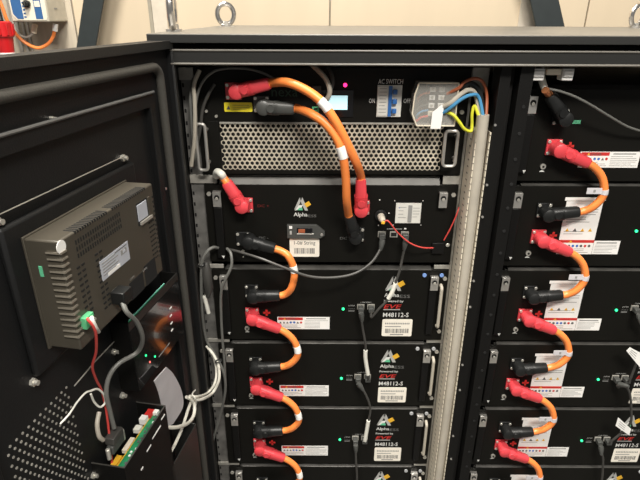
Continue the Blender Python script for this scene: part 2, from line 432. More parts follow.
# vent field: pale discs coloured for the bright room seen through the holes
b = dmb(); row = 0; zs = 1.621
while zs > 1.40:
    s = .379 + (row % 2)*.0048
    while s < .484:
        b.cyl((s, -.0088, zs), (s, -.0081, zs), .0017, 'galv', 6); s += .0096
    zs -= .0076; row += 1
b.build('vent_holes', dr, smooth=False)

# touch display controller fixed to the door
hm = thing('display_controller', 'bronze-grey display controller box on the door, vent slots and silver rating label', 'display', DW((.3, .02, 1.70)))
S0, S1, Z0, Z1, ND = .199, .401, 1.697, 1.829, .041
b = dmb(); b.box(S0, S1, .0002, ND, Z0, Z1, 'hmi'); b.build('housing', hm, bev=.002)
b = dmb(); b.box(S0-.002, S1+.002, .0003, .003, Z0-.002, Z1+.002, 'hmi'); b.build('bezel_flange', hm, bev=.0006)
b = dmb()
for k in range(15):                                             # fins on the near edge
    z = Z1-.014 - k*.0072
    b.prism([(S1, ND-.016, z-.0013), (S1+.0018, ND-.016, z), (S1+.0018, ND+.0018, z), (S1-.008, ND+.0018, z), (S1-.008, ND, z-.0013)], (0, 0, .0022), 'fin')
b.build('cooling_fins', hm)
b = dmb()
for k in range(34):                                             # slots along the top edge
    s = S1-.028 - k*.0046
    if 13 < k < 16: continue
    b.box(s-.0011, s+.0011, ND-.013, ND+.0004, Z1-.003, Z1+.0004, 'hole')
for r in range(3):
    for k in range(20):
        s = S1-.026 - k*.0046; z = Z1-.012 - r*.0078
        b.box(s-.0009, s+.0009, ND, ND+.0005, z-.0025, z+.0025, 'hole')
for c in (0, 1, 4, 5):
    for k in range(11):
        s = S1-.022-c*.0085; z = Z1-.040 - k*.0070
        b.box(s-.0028, s+.0028, ND, ND+.0005, z-.0011, z+.0011, 'hole')
for c in range(3):
    for k in range(9):
        s = S0+.010+c*.0055; z = Z1-.050 - k*.0068
        b.box(s-.0019, s+.0019, ND, ND+.0005, z-.0010, z+.0010, 'hole')
for k in range(14): b.box(S0+.003, S0+.005, ND, ND+.0005, Z1-.020-k*.0068, Z1-.017-k*.0068, 'hole')
b.build('vent_slots', hm)
def dquad(cs, n, mt, th=.0005):
    b = dmb(); b.prism([(DP(u, v, n)[0], n, DP(u, v, n)[2]) for u, v in cs], (0, th, 0), mt); return b
l0 = DP(99, 262, ND); l1 = DP(127, 241, ND); l2 = DP(101, 283, ND)
sL, sR = l0[0], l1[0]; zt = (l0[2]+l1[2])/2; zb = l2[2]
b = dmb(); b.box(sR, sL, ND+.0001, ND+.0006, zb, zt, 'hmilabel'); W = sL-sR; Hh = zt-zb
for k in range(5):
    b.box(sL-.05*W-W*(.45+.1*(k % 2)), sL-.05*W, ND+.0006, ND+.0009, zt-Hh*(.14+.15*k)-Hh*.05, zt-Hh*(.14+.15*k), 'printl')
b.box(sR+.06*W, sL-.50*W, ND+.0006, ND+.0009, zt-Hh*.14, zt-Hh*.09, 'print')
b.box(sR+.08*W, sR+.30*W, ND+.0006, ND+.0009, zt-Hh*.48, zt-Hh*.22, 'printl'); b.box(sR+.13*W, sR+.22*W, ND+.0009, ND+.0011, zt-Hh*.42, zt-Hh*.30, 'hmilabel')
b.box(sL-.62*W, sL-.20*W, ND+.0006, ND+.0010, zb+Hh*.04, zb+Hh*.22, 'paper')
b.build('rating_label', hm)
s, _, z = DP(61, 247, ND)
dmb().cyl((s, ND, z), (s, ND+.0006, z), .0072, 'paper', 24).build('round_sticker', hm)
# recessed memory card window
b = dmb(); sa, _, za = DP(131, 204, ND); sb, _, zb_ = DP(145, 224, ND)
sb, sa = .2135, .2475
za, zb_ = 1.815, 1.785
b.box(sb, sa, ND, ND+.0004, zb_, za, 'hole'); b.box(sb+.009, sa-.001, ND+.0004, ND+.0014, zb_+.006, za-.002, 'hmilabel'); b.box(sb, sa-.004, ND+.0004, ND+.003, zb_, zb_+.004, 'screw')
b.box(sb, sb+.005, ND+.0004, ND+.002, zb_+.004, za, 'hmi')
b.build('card_window', hm)
s, _, z = DP(39.5, 268, .02)
dmb().box(S1, S1+.0006, .012, .016, 1.787, 1.799, 'greenp').build('green_mark', hm)
b = dmb(); s, _, z = DP(85, 320, ND); b.box(s-.008, s+.008, ND, ND+.007, z-.007, z+.007, 'greenc').box(s-.005, s+.005, ND+.007, ND+.0085, z-.005, z+.005, 'greenc')
b.build('green_terminal', hm, bev=.0006)
GT = Vector((s, ND+.0095, z))
b = dmb()
b.box(.255, .290, ND, ND+.0004, 1.697, 1.722, 'hole'); b.build('port_recess', hm)
b = dmb(); b.box(.218, .250, ND, ND+.0004, 1.697, 1.727, 'hole'); b.build('port_recess', hm); b = dmb()
for q, (u, v, tx) in enumerate(((112, 293, 'COM2'), (130, 281, 'COM1'), (143, 272, 'LAN'))):
    s, _, z = DP(u, v, ND); b.text(tx, (s, ND+.0002, z), .011, .0032, 'greyp', r=(-1,0,0))
b.build('port_lettering', hm)

# white wire pair, red wire etc. on the door
def dcable(name, pts, r, mt, label, cat='cable', group=None, n=8):
    b = dmb(); P = [p if isinstance(p, Vector) else DP(*p) for p in pts]
    b.tube(P, r, mt, n); return tag(b.build(name, origin=DW(tuple(P[-1]))), label, cat, group)
p0 = DP(87, 322, ND+.012)
dcable('red_black_wire', [GT, (88, 319, ND+.016), (94, 327, ND+.02), (96.5, 336, .058), (96.5, 352, .045), (93, 367, .03), (97, 380, .02), (102, 390, .014), (106, 405, .012), (109, 425, .012), (113, 463, .012)], .0016, 'redw', 'thin red wire hanging from the green terminal of the display box')
dcable('white_wire', [GT+Vector((-.004, 0, 0)), (92, 318, ND+.018), (96, 327, ND+.020), (99, 332, .055)], .0022, 'tie', 'short cream wire sleeve at the green terminal of the display box', 'wire')
dg = thing('serial_cable', 'grey serial cable hanging from the display box to a plug on the door', 'cable', DW(DP(115, 440, .02)))
b = dmb(); b.tube([DP(122, 300, ND+.012), DP(127, 312, ND+.02), DP(137, 322, ND+.022), DP(143, 338, .06), DP(138, 352, .045), DP(120, 363, .03), DP(110, 376, .022), DP(107, 393, .02), DP(111, 412, .02), DP(115, 428, .02)], .0030, 'grey', 10); b.build('sheath', dg)
s, _, z = DP(123, 298, ND+.01)
b = dmb(); b.box(s-.010, s+.010, ND+.0006, ND+.018, z-.004, z+.012, 'bplug'); b.cyl((s, ND+.010, z-.004), DP(123.5, 305, ND+.014), .005, 'bplug'); b.build('upper_plug', dg, bev=.001)
s, _, z = DP(117, 436, .02)
b = dmb(); b.box(s-.012, s+.012, .010, .024, z-.006, z+.006, 'dgrey').box(s-.014, s+.014, .012, .022, z-.020, z-.007, 'greyplug'); b.cyl((s-.018, .017, z-.006), (s-.018, .017, z-.024), .003, 'screw').cyl((s+.018, .017, z-.006), (s+.018, .017, z-.024), .003, 'screw'); b.build('lower_plug', dg, bev=.0012)
dcable('cable_tie', [(61, 424, .0), (70, 414, .004), (78, 402, .008), (86, 393, .012), (91, 391, .014)], .0012, 'tie', 'white cable tie tail sticking out over the door perforations', 'cable tie')
dcable('cable_tie', [(91, 391, .014), (98, 389, .016), (104, 394, .017), (106, 402, .016), (101, 407, .013), (95, 402, .011), (91.5, 394, .013)], .0014, 'tie', 'white cable tie looped around the hanging wires on the door', 'cable tie')
dcable('cable_tie', [(100, 412, .006), (98, 424, .008), (100, 436, .010), (104, 440, .010)], .0030, 'main', 'pale cable stub left of the serial plug on the door', 'cable')

# tray with LED board and smoked acrylic front
lt = thing('indicator_board_bracket', 'black bracket with glossy smoked front and indicator lights, beside the display box', 'bracket', DW((.2, .01, 1.535)))
b = dmb(); b.box(.119, .121, -.0085, .020, 1.535, 1.650, 'black').box(.274, .276, -.0085, .020, 1.535, 1.650, 'black').box(.121, .274, -.0085, .020, 1.535, 1.537, 'black').box(.119, .276, .0202, .0212, 1.638, 1.6505, 'frame')
b.build('frame', lt)
b = dmb(); b.box(.121, .276, .0202, .0216, 1.535, 1.6375, 'acrylic'); b.build('front_cover', lt)
b = dmb(); b.box(.150, .262, .012, .0135, 1.538, 1.645, 'pcb').box(.150, .262, .0122, .0134, 1.645, 1.6465, 'pcbedge'); b.build('circuit_board', lt)
for u, v in ((171, 308), (171.3, 315.7), (172, 323), (172.6, 330)):
    s, _, z = DP(u, v, .022); dmb().box(s-.0035, s+.0035, .0217, .0222, z-.0012, z+.0012, 'paper').build('slot_mark', lt)
for u, v, mt in ((146.5, 355.5, 'ledg'), (155.5, 356.5, 'ledg'), (150.5, 362, 'ledr2')):
    s, _, z = DP(u, v, .022); dmb().cyl((s, .0217, z), (s, .0226, z), .0016, mt, 10).build('indicator_light', lt)
s, _, z = DP(164, 351, .022)
dmb().box(s-.022, s+.016, .0217, .0221, z-.001, z+.001, 'printl').build('scale_mark', lt)

# lower tray with green circuit board
bt = thing('circuit_board_tray', 'black open-topped tray on the door with a green circuit board inside', 'tray', DW((.3, .02, 1.25)))
b = dmb(); a, c, zt = .2445, .3675, 1.4845
b.box(a, c, .0385, .040, 1.25, zt, 'black').box(a, a+.0015, -.0085, .0385, 1.25, zt, 'black').box(c-.0015, c, -.0085, .0385, 1.25, zt, 'black').box(a, c, -.0085, .0385, 1.25, 1.252, 'black')
b.box(a, c, .0383, .0404, zt, zt+.0008, 'dgrey').box(c-.0017, c+.0002, -.0085, .0383, zt, zt+.0008, 'dgrey').box(a-.0002, a+.0017, -.0085, .0383, zt, zt+.0008, 'dgrey')
for s0, s1, dz in ((.250, .262, .012), (.266, .293, .020), (.299, .312, .026), (.327, .333, .040)): b.box(s0, s1, .0400, .0405, zt-dz-.0012, zt-dz+.0012, 'paper')
b.build('tray', bt)
b = dmb(); b.box(a+.002, c-.002, .0225, .0372, 1.472, 1.4735, 'pcb').box(a+.002, c-.002, .0215, .0225, 1.472, 1.4745, 'gold')
cbb = b.build('circuit_board', bt)
b = dmb(); rnd = random.Random(3)
b.box(a+.006, a+.020, .014, .024, 1.474, 1.480, 'redp').box(a+.004, a+.012, .024, .031, 1.4736, 1.479, 'paper').box(a+.022, a+.032, .012, .022, 1.472, 1.482, 'paper').box(a+.040, a+.050, .012, .022, 1.472, 1.479, 'tie')
for k in range(16):
    s = a+.012+k*.0066; n = .026+rnd.random()*.007; b.box(s, s+.003, n, n+.0025, 1.4736, 1.4752, rnd.choice(['paper', 'print', 'screw', 'print']))
b.box(a+.060, a+.085, .013, .020, 1.468, 1.474, 'duct').box(a+.095, a+.112, .012, .020, 1.468, 1.475, 'gold')
b.build('components', cbb)
# bracket near the hinge
h0 = DP(197, 423, .04); h1 = DP(173, 468, .04)
hb = thing('hinge_side_bracket', 'plain dark sheet metal bracket on the door near the hinge side', 'bracket', DW((.17, .02, 1.15)))
ss = sorted((h0[0], h1[0])); zt = (h0[2]+h1[2])/2
b = dmb(); b.box(ss[0], ss[1], .0385, .040, 1.15, zt, 'frame').box(ss[0], ss[0]+.0015, -.0085, .0385, 1.15, zt, 'frame').box(ss[1]-.0015, ss[1], -.0085, .0385, 1.15, zt-.02, 'black'); b.build('plate', hb, bev=.0005)
# ribbon cable
b = dmb(); q = [(167, 367), (174, 374), (181, 387), (184, 399), (183, 409), (174, 424)]; wv = [DP(u, v, .034 - .003*i) for i, (u, v) in enumerate(q)]
q2 = [(155, 381), (158, 388), (161, 398), (163, 408), (165, 417), (166, 428)]; wv2 = [DP(u, v, .034 - .003*i) for i, (u, v) in enumerate(q2)]
A_ = spline(wv, 5); B_ = spline(wv2, 5); n_ = len(A_)
vs = []
for p, r in zip(A_, B_): vs += [p, r, p+Vector((0, -.0012, 0)), r+Vector((0, -.0012, 0))]
fs = []
for i in range(n_-1):
    o = 4*i; e = 4*(i+1); fs += [(o, o+1, e+1, e), (o+2, e+2, e+3, o+3), (o, e, e+2, o+2), (o+1, o+3, e+3, e+1)]
fs += [(0, 2, 3, 1), (4*n_-4, 4*n_-3, 4*n_-1, 4*n_-2)]
b.add(vs, fs, 'ribbon')
tag(b.build('ribbon_cable', origin=DW(tuple(wv[-1]))), 'wide white ribbon cable curling down into the lower door tray', 'ribbon cable')

# ------------------------------------------------------------------ battery modules
EW = .4826
FY = .940
def lab_text_lines(b, x0, x1, z0, z1, rows, y, mt='printl', h=.35):
    dz = (z1-z0)/rows
    for r in range(rows):
        zz = z1 - (r+.5)*dz; e = x1 - (x1-x0)*random.choice([0, .05, .2, .35]); b.box(x0, e, y-.0002, y, zz-dz*h/2, zz+dz*h/2, mt)
def barcode(b, x0, x1, z0, z1, y, seed):
    rn = random.Random(seed); x = x0
    while x < x1-.001:
        wd = rn.choice([.0005, .0009, .0015]); b.box(x, min(x+wd, x1), y-.0002, y, z0, z1, 'print'); x += wd + rn.choice([.0006, .001, .0014])
def logo(b, x, z, sc, y, eve=True):
    # peaked letter mark with green and gold accents; (x, z) = lower left of the mark
    def P(pts): return [(x+a*sc, y, z+c*sc) for a, c in pts]
    t = (0, -.0003, 0)
    b.prism(P([(.0, .05), (.42, 1.0), (.60, 1.0), (.36, .42), (.26, .62-.40)]), t, 'greyp')
    b.prism(P([(.42, 1.0), (.60, 1.0), (1.0, .0), (.78, .0), (.50, .62)]), t, 'greyp')
    b.prism(P([(.05, .0), (.50, .12), (.62, .42), (.36, .40)]), (0, -.0005, 0), 'whitep')
    b.prism(P([(.22, .04), (.62, .02), (.58, .22), (.40, .22)]), (0, -.0006, 0), 'greenp')
    b.prism(P([(.72, .50), (1.05, .72), (1.22, .46), (.90, .24)]), (0, -.0005, 0), 'gold')
def latch(b, x, z, wd=.0155, h=.030):
    y = FY-.0045
    b.box(x-wd/2, x+wd/2, y, FY-.0002, z-h/2, z+h/2, 'silver')
def plug_flange(mb, x, z, mt, y=FY):
    mb.box(x-.0140, x+.0140, y-.004, y, z-.0145, z+.0145, mt)
    for dx in (-1, 1):
        for dz in (-1, 1): mb.cyl((x+dx*.0102, y-.004, z+dz*.0105), (x+dx*.0102, y-.0062, z+dz*.0105), .0032, 'screw', 10)
def rj(b, x, z, y=FY):
    b.box(x-.0075, x+.0075, y-.002, y, z-.006, z+.006, 'screw'); b.box(x-.0055, x+.0055, y-.0024, y-.0019, z-.004, z+.004, 'hole')
LABELS = {}
FL_B = (.0800, -.0480); FL_R = (.0785, -.1030)          # flange centres (x, z from the top edge)
def make_module(name, root_label, cat, group, x0, ztop, battery=True, Hh=.168):
    r = thing(name, root_label, cat, (x0+EW/2, FY, ztop-Hh), group)
    def L(x, z): return (x0+x, ztop+z)
    b = MB(); b.box(x0, x0+EW, FY, FY+.0025, ztop-Hh, ztop, 'face'); b.build('faceplate', r, bev=.0006)
    b = MB(); b.box(x0+.026, x0+EW-.026, FY+.0027, 1.45, ztop-Hh+.002, ztop-.0015, 'lid'); b.build('chassis', r)
    b = MB(); hl = .0060 if battery else .0150; b.prism([(x0+.030, FY+.0008, ztop+.0003), (x0+.030, FY+.014, ztop+.0003), (x0+.030, FY+.014, ztop+hl), (x0+.030, FY+.0120, ztop+hl)], (EW-.066, 0, 0), 'lid'); b.build('top_lip', r)  # lip added, sloped to catch overhead light as a pale strip
    for sx, px in ((-1, .0245), (1, .4535)):
        b = MB(); x = x0+px; z = ztop-.0265
        b.box(x-.0078, x+.0078, FY-.010, FY-.007, z-.015, z+.015, 'silver').box(x-.0078, x+.0078, FY-.007, FY, z+.012, z+.015, 'silver')
        b.cyl((x, FY-.010, z+.004), (x, FY-.0106, z+.004), .0052, 'hole', 14).cyl((x, FY-.0106, z+.002), (x, FY-.0125, z+.002), .0032, 'screw', 10)
        if sx > 0 and not battery: pass
        elif sx < 0:
            h = MB(); h.box(x-.0085, x+.0085, FY-.009, FY-.0002, ztop-.150, ztop-.0425, 'black'); hp = h.build('handle', r, bev=.002)
            hh = MB(); hh.prism([(x+.001, FY-.0095, ztop-.1445), (x+.007, FY-.0095, ztop-.1445), (x+.004, FY-.0095, ztop-.1505)], (0, .0004, 0), 'whitep'); hh.build('handle_mark', hp)
        else:
            h = MB(); h.box(x-.0085, x+.0065, FY-.007, FY-.0002, ztop-.150, ztop-.0425, 'black'); h.build('handle', r, bev=.002)
            h = MB(); xx = x+.0155; h.sweep(spline([(xx, FY-.0002, ztop-.033), (xx, FY-.010, ztop-.036), (xx, FY-.011, ztop-.05), (xx, FY-.011, ztop-.115), (xx, FY-.010, ztop-.128), (xx, FY-.0002, ztop-.131)], 5), .0034, 'main', 10); h.build('grip_bar', r)
        b.build('latch_plate', r, bev=.0008)
    for px, pz in ((.0085, -.018), (EW-.0085, -.018)) if not battery else ((.0075, -.018), (EW-.007, -.018), (EW-.007, -.145)):
        x, z = L(px, pz); MB().cyl((x, FY, z), (x, FY-.003, z), .0045, 'screw', 6).build('mounting_screw', r)
    return r
def common_marks(r, x0, ztop):
    def L(x, z): return (x0+x, ztop+z)
    b = MB(); x, z = L(*FL_B); plug_flange(b, x, z, 'bplug'); b.build('negative_terminal_flange', r, bev=.0006)
    b = MB(); x, z = L(*FL_R); plug_flange(b, x, z, 'redf'); b.build('positive_terminal_flange', r, bev=.0006)
    x, z = L(.1085, -.1015); MB().box(x-.0075, x+.0075, FY-.0006, FY, z-.0022, z+.0022, 'redp').box(x-.0022, x+.0022, FY-.0006, FY, z-.0075, z+.0075, 'redp').build('plus_sign', r)
    x, z = L(.0655, -.1395); MB().cyl((x, FY, z), (x, FY-.003, z), .0052, 'screw', 14).cyl((x, FY-.003, z), (x, FY-.0045, z), .002, 'hole', 8).prism([(x-.005, FY-.0003, z-.0105), (x+.005, FY-.0003, z-.0105), (x, FY-.0003, z-.0065)], (0, .0003, 0), 'whitep').build('earth_stud', r)
def warning_label(r, x0, ztop):
    x, zt = x0+.1305, ztop-.1115; wd, h = .111, .0300; y = FY
    b = MB(); b.box(x, x+wd, y-.0004, y, zt-h, zt, 'paper'); y -= .0004
    b.box(x+.002, x+wd*.487, y-.0002, y, zt-.0075, zt-.001, 'redp'); b.text('DANGER', (x+.019, y-.0002, zt-.0065), .020, .0042, 'print', bold=True)
    b.prism([(x+.013, y-.0003, zt-.0068), (x+.018, y-.0003, zt-.0068), (x+.0155, y-.0003, zt-.0018)], (0, .0002, 0), 'gold')
    for k in range(7):
        xx = x+.004+k*.0073; 
        if k in (3, 4): b.cyl((xx+.0025, y, zt-.0135), (xx+.0025, y-.0002, zt-.0135), .0026, 'bluep', 10)
        elif k == 6: b.cyl((xx+.0025, y, zt-.0135), (xx+.0025, y-.0002, zt-.0135), .0026, 'redp', 10)
        else: b.prism([(xx, y-.0002, zt-.016), (xx+.0055, y-.0002, zt-.016), (xx+.0027, y-.0002, zt-.0112)], (0, .0002, 0), 'print')
    lab_text_lines(b, x+.003, x+wd*.47, zt-h+.002, zt-.018, 3, y, h=.25)
    lab_text_lines(b, x+wd*.52, x+wd-.003, zt-h+.002, zt-.007, 6, y, h=.22); b.box(x+wd*.55, x+wd-.008, y-.0002, y, zt-.005, zt-.0028, 'printl')
    b.build('warning_label', r)
def brand_marks(r, x0, ztop, ledz=-.0910):
    y = FY
    x, z = x0+.2695, ztop+ledz; MB().cyl((x, y, z), (x, y-.002, z), .0028, 'ledg', 12).build('status_light', r)
    b = MB(); b.text('SYSTEM', (x+.011, y-.0001, z+.006), .013, .0030, 'greyp'); b.text('STATUS', (x+.011, y-.0001, z-.001), .013, .0026, 'dimp'); b.box(x+.011, x+.024, y-.0003, y, z-.0065, z-.0035, 'dimp')
    b.text('COM PORT', (x+.036, y-.0001, z+.0145), .023, .0028, 'greyp'); b.build('port_lettering', r)
    for dx in (.0365, .0580):
        b = MB(); rj(b, x+dx, z+.0055); b.build('data_port', r)
    b = MB(); logo(b, x0+.355, ztop-.0475, .0335, y); b.text('Alpha', (x0+.354, y-.0002, ztop-.0645), .031, .0115, 'whitep', bold=True); b.text('ESS', (x0+.3865, y-.0002, ztop-.0640), .021, .0075, 'dimp')
    b.build('logo', r)
    b = MB(); b.text('Powered by', (x0+.354, y-.0002, ztop-.0760), .041, .0068, 'whitep', bold=True); b.text('EVE', (x0+.354, y-.0002, ztop-.0895), .038, .0095, 'redp', bold=True, shear=.25); b.box(x0+.354, x0+.389, y-.0003, y, ztop-.0935, ztop-.0917, 'greyp')
    b.build('supplier_mark', r)
    b = MB(); b.text('M48112-S', (x0+.354, y-.0002, ztop-.1105), .054, .0108, 'whitep', bold=True); b.build('model_lettering', r)
    b = MB(); xx, zz = x0+.3535, ztop-.1585; b.prism([(p, y-.0004, q) for p, q in rrect(xx, xx+.064, zz, zz+.0425, .003, 3)], (0, .0004, 0), 'cream'); y -= .0004
    for k in range(14): b.box(xx+.006+k*.0038, xx+.0085+k*.0038, y-.0002, y, zz+.030, zz+.034, 'printl')
    b.box(xx+.006, xx+.040, y-.0002, y, zz+.0235, zz+.0255, 'printl'); barcode(b, xx+.007, xx+.057, zz+.008, zz+.019, y, 5); b.box(xx+.018, xx+.046, y-.0002, y, zz+.003, zz+.0055, 'printl')
    b.build('barcode_label', r)
    for dx, mt in ((.4335, 'BLU'), (.4685, 'BLU2')):
        MB().cyl((x0+dx, FY, ztop-.0105), (x0+dx, FY-.0022, ztop-.0105), .0042, 'dotm', 12).build('cap_dot', r)
M['dotm'] = mat('pale_screw_cap', (.42, .43, .44), .4)
M['dotb'] = mat('pale_blue_screw_cap', (.20, .34, .70), .4)
LX, RX = -.2203, .3545
RXK = {0: .3485, 1: .3505, 2: .3530, 3: .3540, 4: .3540, 5: .3540}
lab_left = {2: 'black battery module topmost below the string controller, left rack, with blue screw caps', 3: 'second battery module below the string controller in the left rack', 4: 'third battery module below the string controller in the left rack', 5: 'lowest battery module in view in the left rack'}
proto = make_module('battery_module', lab_left[2], 'battery module', 'battery modules in the racks', LX, T[2])
common_marks(proto, LX, T[2]); brand_marks(proto, LX, T[2])
mods = {}
dz = .168/2
def place(col, k, label, extra_label=True):
    m = copy_tree(proto); x0 = LX if col == 'L' else RXK[k]
    m.location = (x0+EW/2, FY, T[k]-.168); m['label'] = label; mods[(col, k)] = m
    return m
bpy.context.view_layer.update()
for k in (3, 4, 5): warning_label(place('L', k, lab_left[k]), LX, T[k])
lab_right = {0: 'topmost battery module of the right rack, thin grey cable across its face', 1: 'second battery module from the top of the right rack', 2: 'third battery module from the top of the right rack', 3: 'fourth battery module from the top of the right rack, white cable tag at its right', 4: 'fifth battery module from the top of the right rack, logo behind a white cable tag', 5: 'lowest battery module in view in the right rack'}
for k in (0, 1, 2, 3, 4, 5):
    m = place('R', k, lab_right[k])
    warning_label(m, RXK[k], T[k]) if k == 0 else None
    if k:
        x, zt = RXK[k]+.1215, T[k]-.030; b = MB(); y = FY-.0008; wd = .070; b.box(x, x+wd, y, FY, T[k]-.1415, zt, 'paper')
        lab_text_lines(b, x+.006, x+wd-.006, zt-.045, zt-.014, 6, y, h=.25); lab_text_lines(b, x+.006, x+wd-.006, T[k]-.100, zt-.060, 2, y, h=.2)
        for q in range(4): 
            xx = x+.008+q*.015; b.prism([(xx, y-.0002, zt-.0625), (xx+.008, y-.0002, zt-.0625), (xx+.004, y-.0002, zt-.0555)], (0, .0002, 0), 'gold' if q != 1 else 'print')
        b.box(x, x+wd, y-.0003, y, T[k]-.1165, T[k]-.1105, 'redp')
        b.prism([(x+.020, y-.0005, T[k]-.1160), (x+.027, y-.0005, T[k]-.1160), (x+.0235, y-.0005, T[k]-.1110)], (0, .0002, 0), 'gold')
        for q in range(8):
            mt = 'bluep' if q in (3, 4) else ('redp' if q == 6 else 'print'); b.cyl((x+.006+q*.008, y, T[k]-.1235), (x+.006+q*.008, y-.0003, T[k]-.1235), .0028, mt, 8)
        lab_text_lines(b, x+.005, x+wd-.005, T[k]-.1395, T[k]-.128, 3, y, h=.25)
        b.box(x-.004, x+wd+.003, y-.0004, y, zt+.0012, zt+.008, 'paper')
        b.build('instruction_label', m)
        b = MB(); b.box(x+wd+.0008, x+.1225, FY-.0004, FY, T[k]-.1415, T[k]-.1125, 'paper'); lab_text_lines(b, x+wd+.004, x+.119, T[k]-.139, T[k]-.120, 6, FY-.0004, h=.22); b.box(x+wd+.006, x+.116, FY-.0006, FY-.0004, T[k]-.118, T[k]-.1155, 'printl')
        b.build('warning_label', m)
        if k == 0: pass
warning_label(proto, LX, T[2])
for ch in proto.children:
    if ch.name.startswith('cap_dot'):
        ch.data = ch.data.copy(); ch.data.materials[0] = M['dotb']
x, z = F(575.5, 122, FY)[0], F(575.5, 122, FY)[2]
MB().box(x-.008, x+.008, FY-.0006, FY, z-.0032, z+.0032, 'greenp').build('green_mark', mods[('R', 0)])

# string controller (left rack, below the inverter)
sc = make_module('string_controller', 'black string controller with logo and cream 1-0# String label, below the vented inverter', 'controller', None, LX, T[1], battery=False, Hh=.162)
Z = T[1]; y = FY
b = MB(); plug_flange(b, LX+.0775, Z-.0400, 'redf'); b.build('positive_terminal_flange', sc, bev=.0006)
b = MB(); plug_flange(b, LX+.0690, Z-.1105, 'bplug'); b.build('negative_terminal_flange', sc, bev=.0006)
x, z = LX+.0665, Z-.1385
MB().cyl((x, FY, z), (x, FY-.002, z), .0035, 'screw', 12).cyl((x, FY, z-.012), (x, FY-.002, z-.012), .0012, 'screw', 8).build('earth_stud', sc)
b = MB(); logo(b, LX+.1700, Z-.0515, .0270, FY); b.text('Alpha', (LX+.1690, y-.0002, Z-.0660), .027, .0105, 'whitep', bold=True); b.text('ESS', (LX+.1975, y-.0002, Z-.0650), .0155, .0052, 'dimp'); b.build('logo', sc)
b = MB(); b.text('DC +', (LX+.100, y-.0001, Z-.045), .022, .0055, 'dimred'); b.text('DC +', (LX+.265, y-.0001, Z-.045), .014, .0055, 'dimred'); b.text('DC -', (LX+.260, y-.0001, Z-.112), .020, .0055, 'dimp'); b.text('DC -', (LX+.100, y-.0001, Z-.112), .018, .0055, 'dimp'); b.build('terminal_lettering', sc)
xa, xb, za, zb2 = LX+.156, LX+.2295, Z-.0795, Z-.1075
b = MB(); b.prism([(xa, y-.006, zb2), (xb-.008, y-.006, zb2), (xb, y-.006, zb2+.006), (xb, y-.006, zb2+.014), (xb-.016, y-.006, za), (xa, y-.006, za)], (0, .006, 0), 'greyplug')
b.box(xa+.019, xb-.024, y-.0066, y-.006, zb2+.009, za-.006, 'gloss').box(xa+.004, xa+.010, y-.0066, y-.006, za-.008, za-.002, 'paper').box(xa+.005, xa+.009, y-.0066, y-.006, zb2+.008, zb2+.016, 'greyp')
b.box(xa+.022, xa+.035, y-.0072, y-.0066, zb2+.012, za-.008, 'brown').box(xa+.019, xa+.052, y-.0072, y-.0066, zb2+.008, zb2+.011, 'silver').cyl((xb-.006, y-.006, zb2+.008), (xb-.006, y-.0075, zb2+.008), .003, 'silver')
b.build('isolator_handle', sc, bev=.0008)
b = MB(); xx, zz = LX+.160, Z-.1500; b.prism([(p, y-.0005, q) for p, q in rrect(xx, xx+.059, zz, zz+.040, .003, 3)], (0, .0005, 0), 'cream'); b.text('1-0# String', (xx+.009, y-.0006, zz+.0245), .042, .0100, 'print'); barcode(b, xx+.009, xx+.050, zz+.007, zz+.019, y-.0005, 9); b.build('string_label', sc)
xs_, zs_ = LX+.3373, Z-.0600
b = MB(); b.cyl((xs_, y, zs_), (xs_, y-.006, zs_), .0115, 'bplug', 20); b.build('round_socket', sc, bev=.0008)
for dzz in (.031, -.0215): MB().cyl((xs_-.003, y, zs_+dzz), (xs_-.003, y-.001, zs_+dzz), .0013, 'whitep', 10).build('socket_mark', sc)
MB().cyl((xs_+.016, y, zs_+.004), (xs_+.016, y-.001, zs_+.004), .0012, 'whitep', 10).build('socket_mark', sc)
b = MB(); xx = LX+.366; zz = Z-.0755; b.box(xx, xx+.0485, y-.003, y, zz, zz+.0405, 'breaker'); b.box(xx+.024, xx+.031, y-.0045, y-.003, zz+.003, zz+.037, 'printl')
lab_text_lines(b, xx+.005, xx+.020, zz+.008, zz+.036, 4, y-.003, h=.15); lab_text_lines(b, xx+.033, xx+.046, zz+.010, zz+.034, 4, y-.003, h=.15)
b.text('+', (xx+.005, y-.0032, zz+.030), .003, .003, 'bluep'); b.build('address_plate', sc, bev=.0008)
for dx in (-.003, .051):
    for dq in (-.005, .045): MB().cyl((xx+dx, y, zz+dq), (xx+dx, y-.0008, zz+dq), .0012, 'greyp', 8).build('tiny_screw', sc)
for dx in (.3416, .3652, .3869):
    b = MB(); rj(b, LX+dx, Z-.1000); b.build('data_port', sc)
MB().box(LX+.351, LX+.381, y-.0003, y, Z-.0895, Z-.0885, 'greyp').box(LX+.385, LX+.389, y-.0006, y, Z-.0895, Z-.0870, 'whitep').build('port_lettering', sc)
b = MB(); b.box(LX+.442, LX+.466, y-.006, y, Z-.140, Z-.117, 'black'); b.cyl((LX+.4735, y, Z-.1225), (LX+.4735, y-.003, Z-.1225), .0042, 'screw', 8); b.build('cable_bracket', sc, bev=.001)

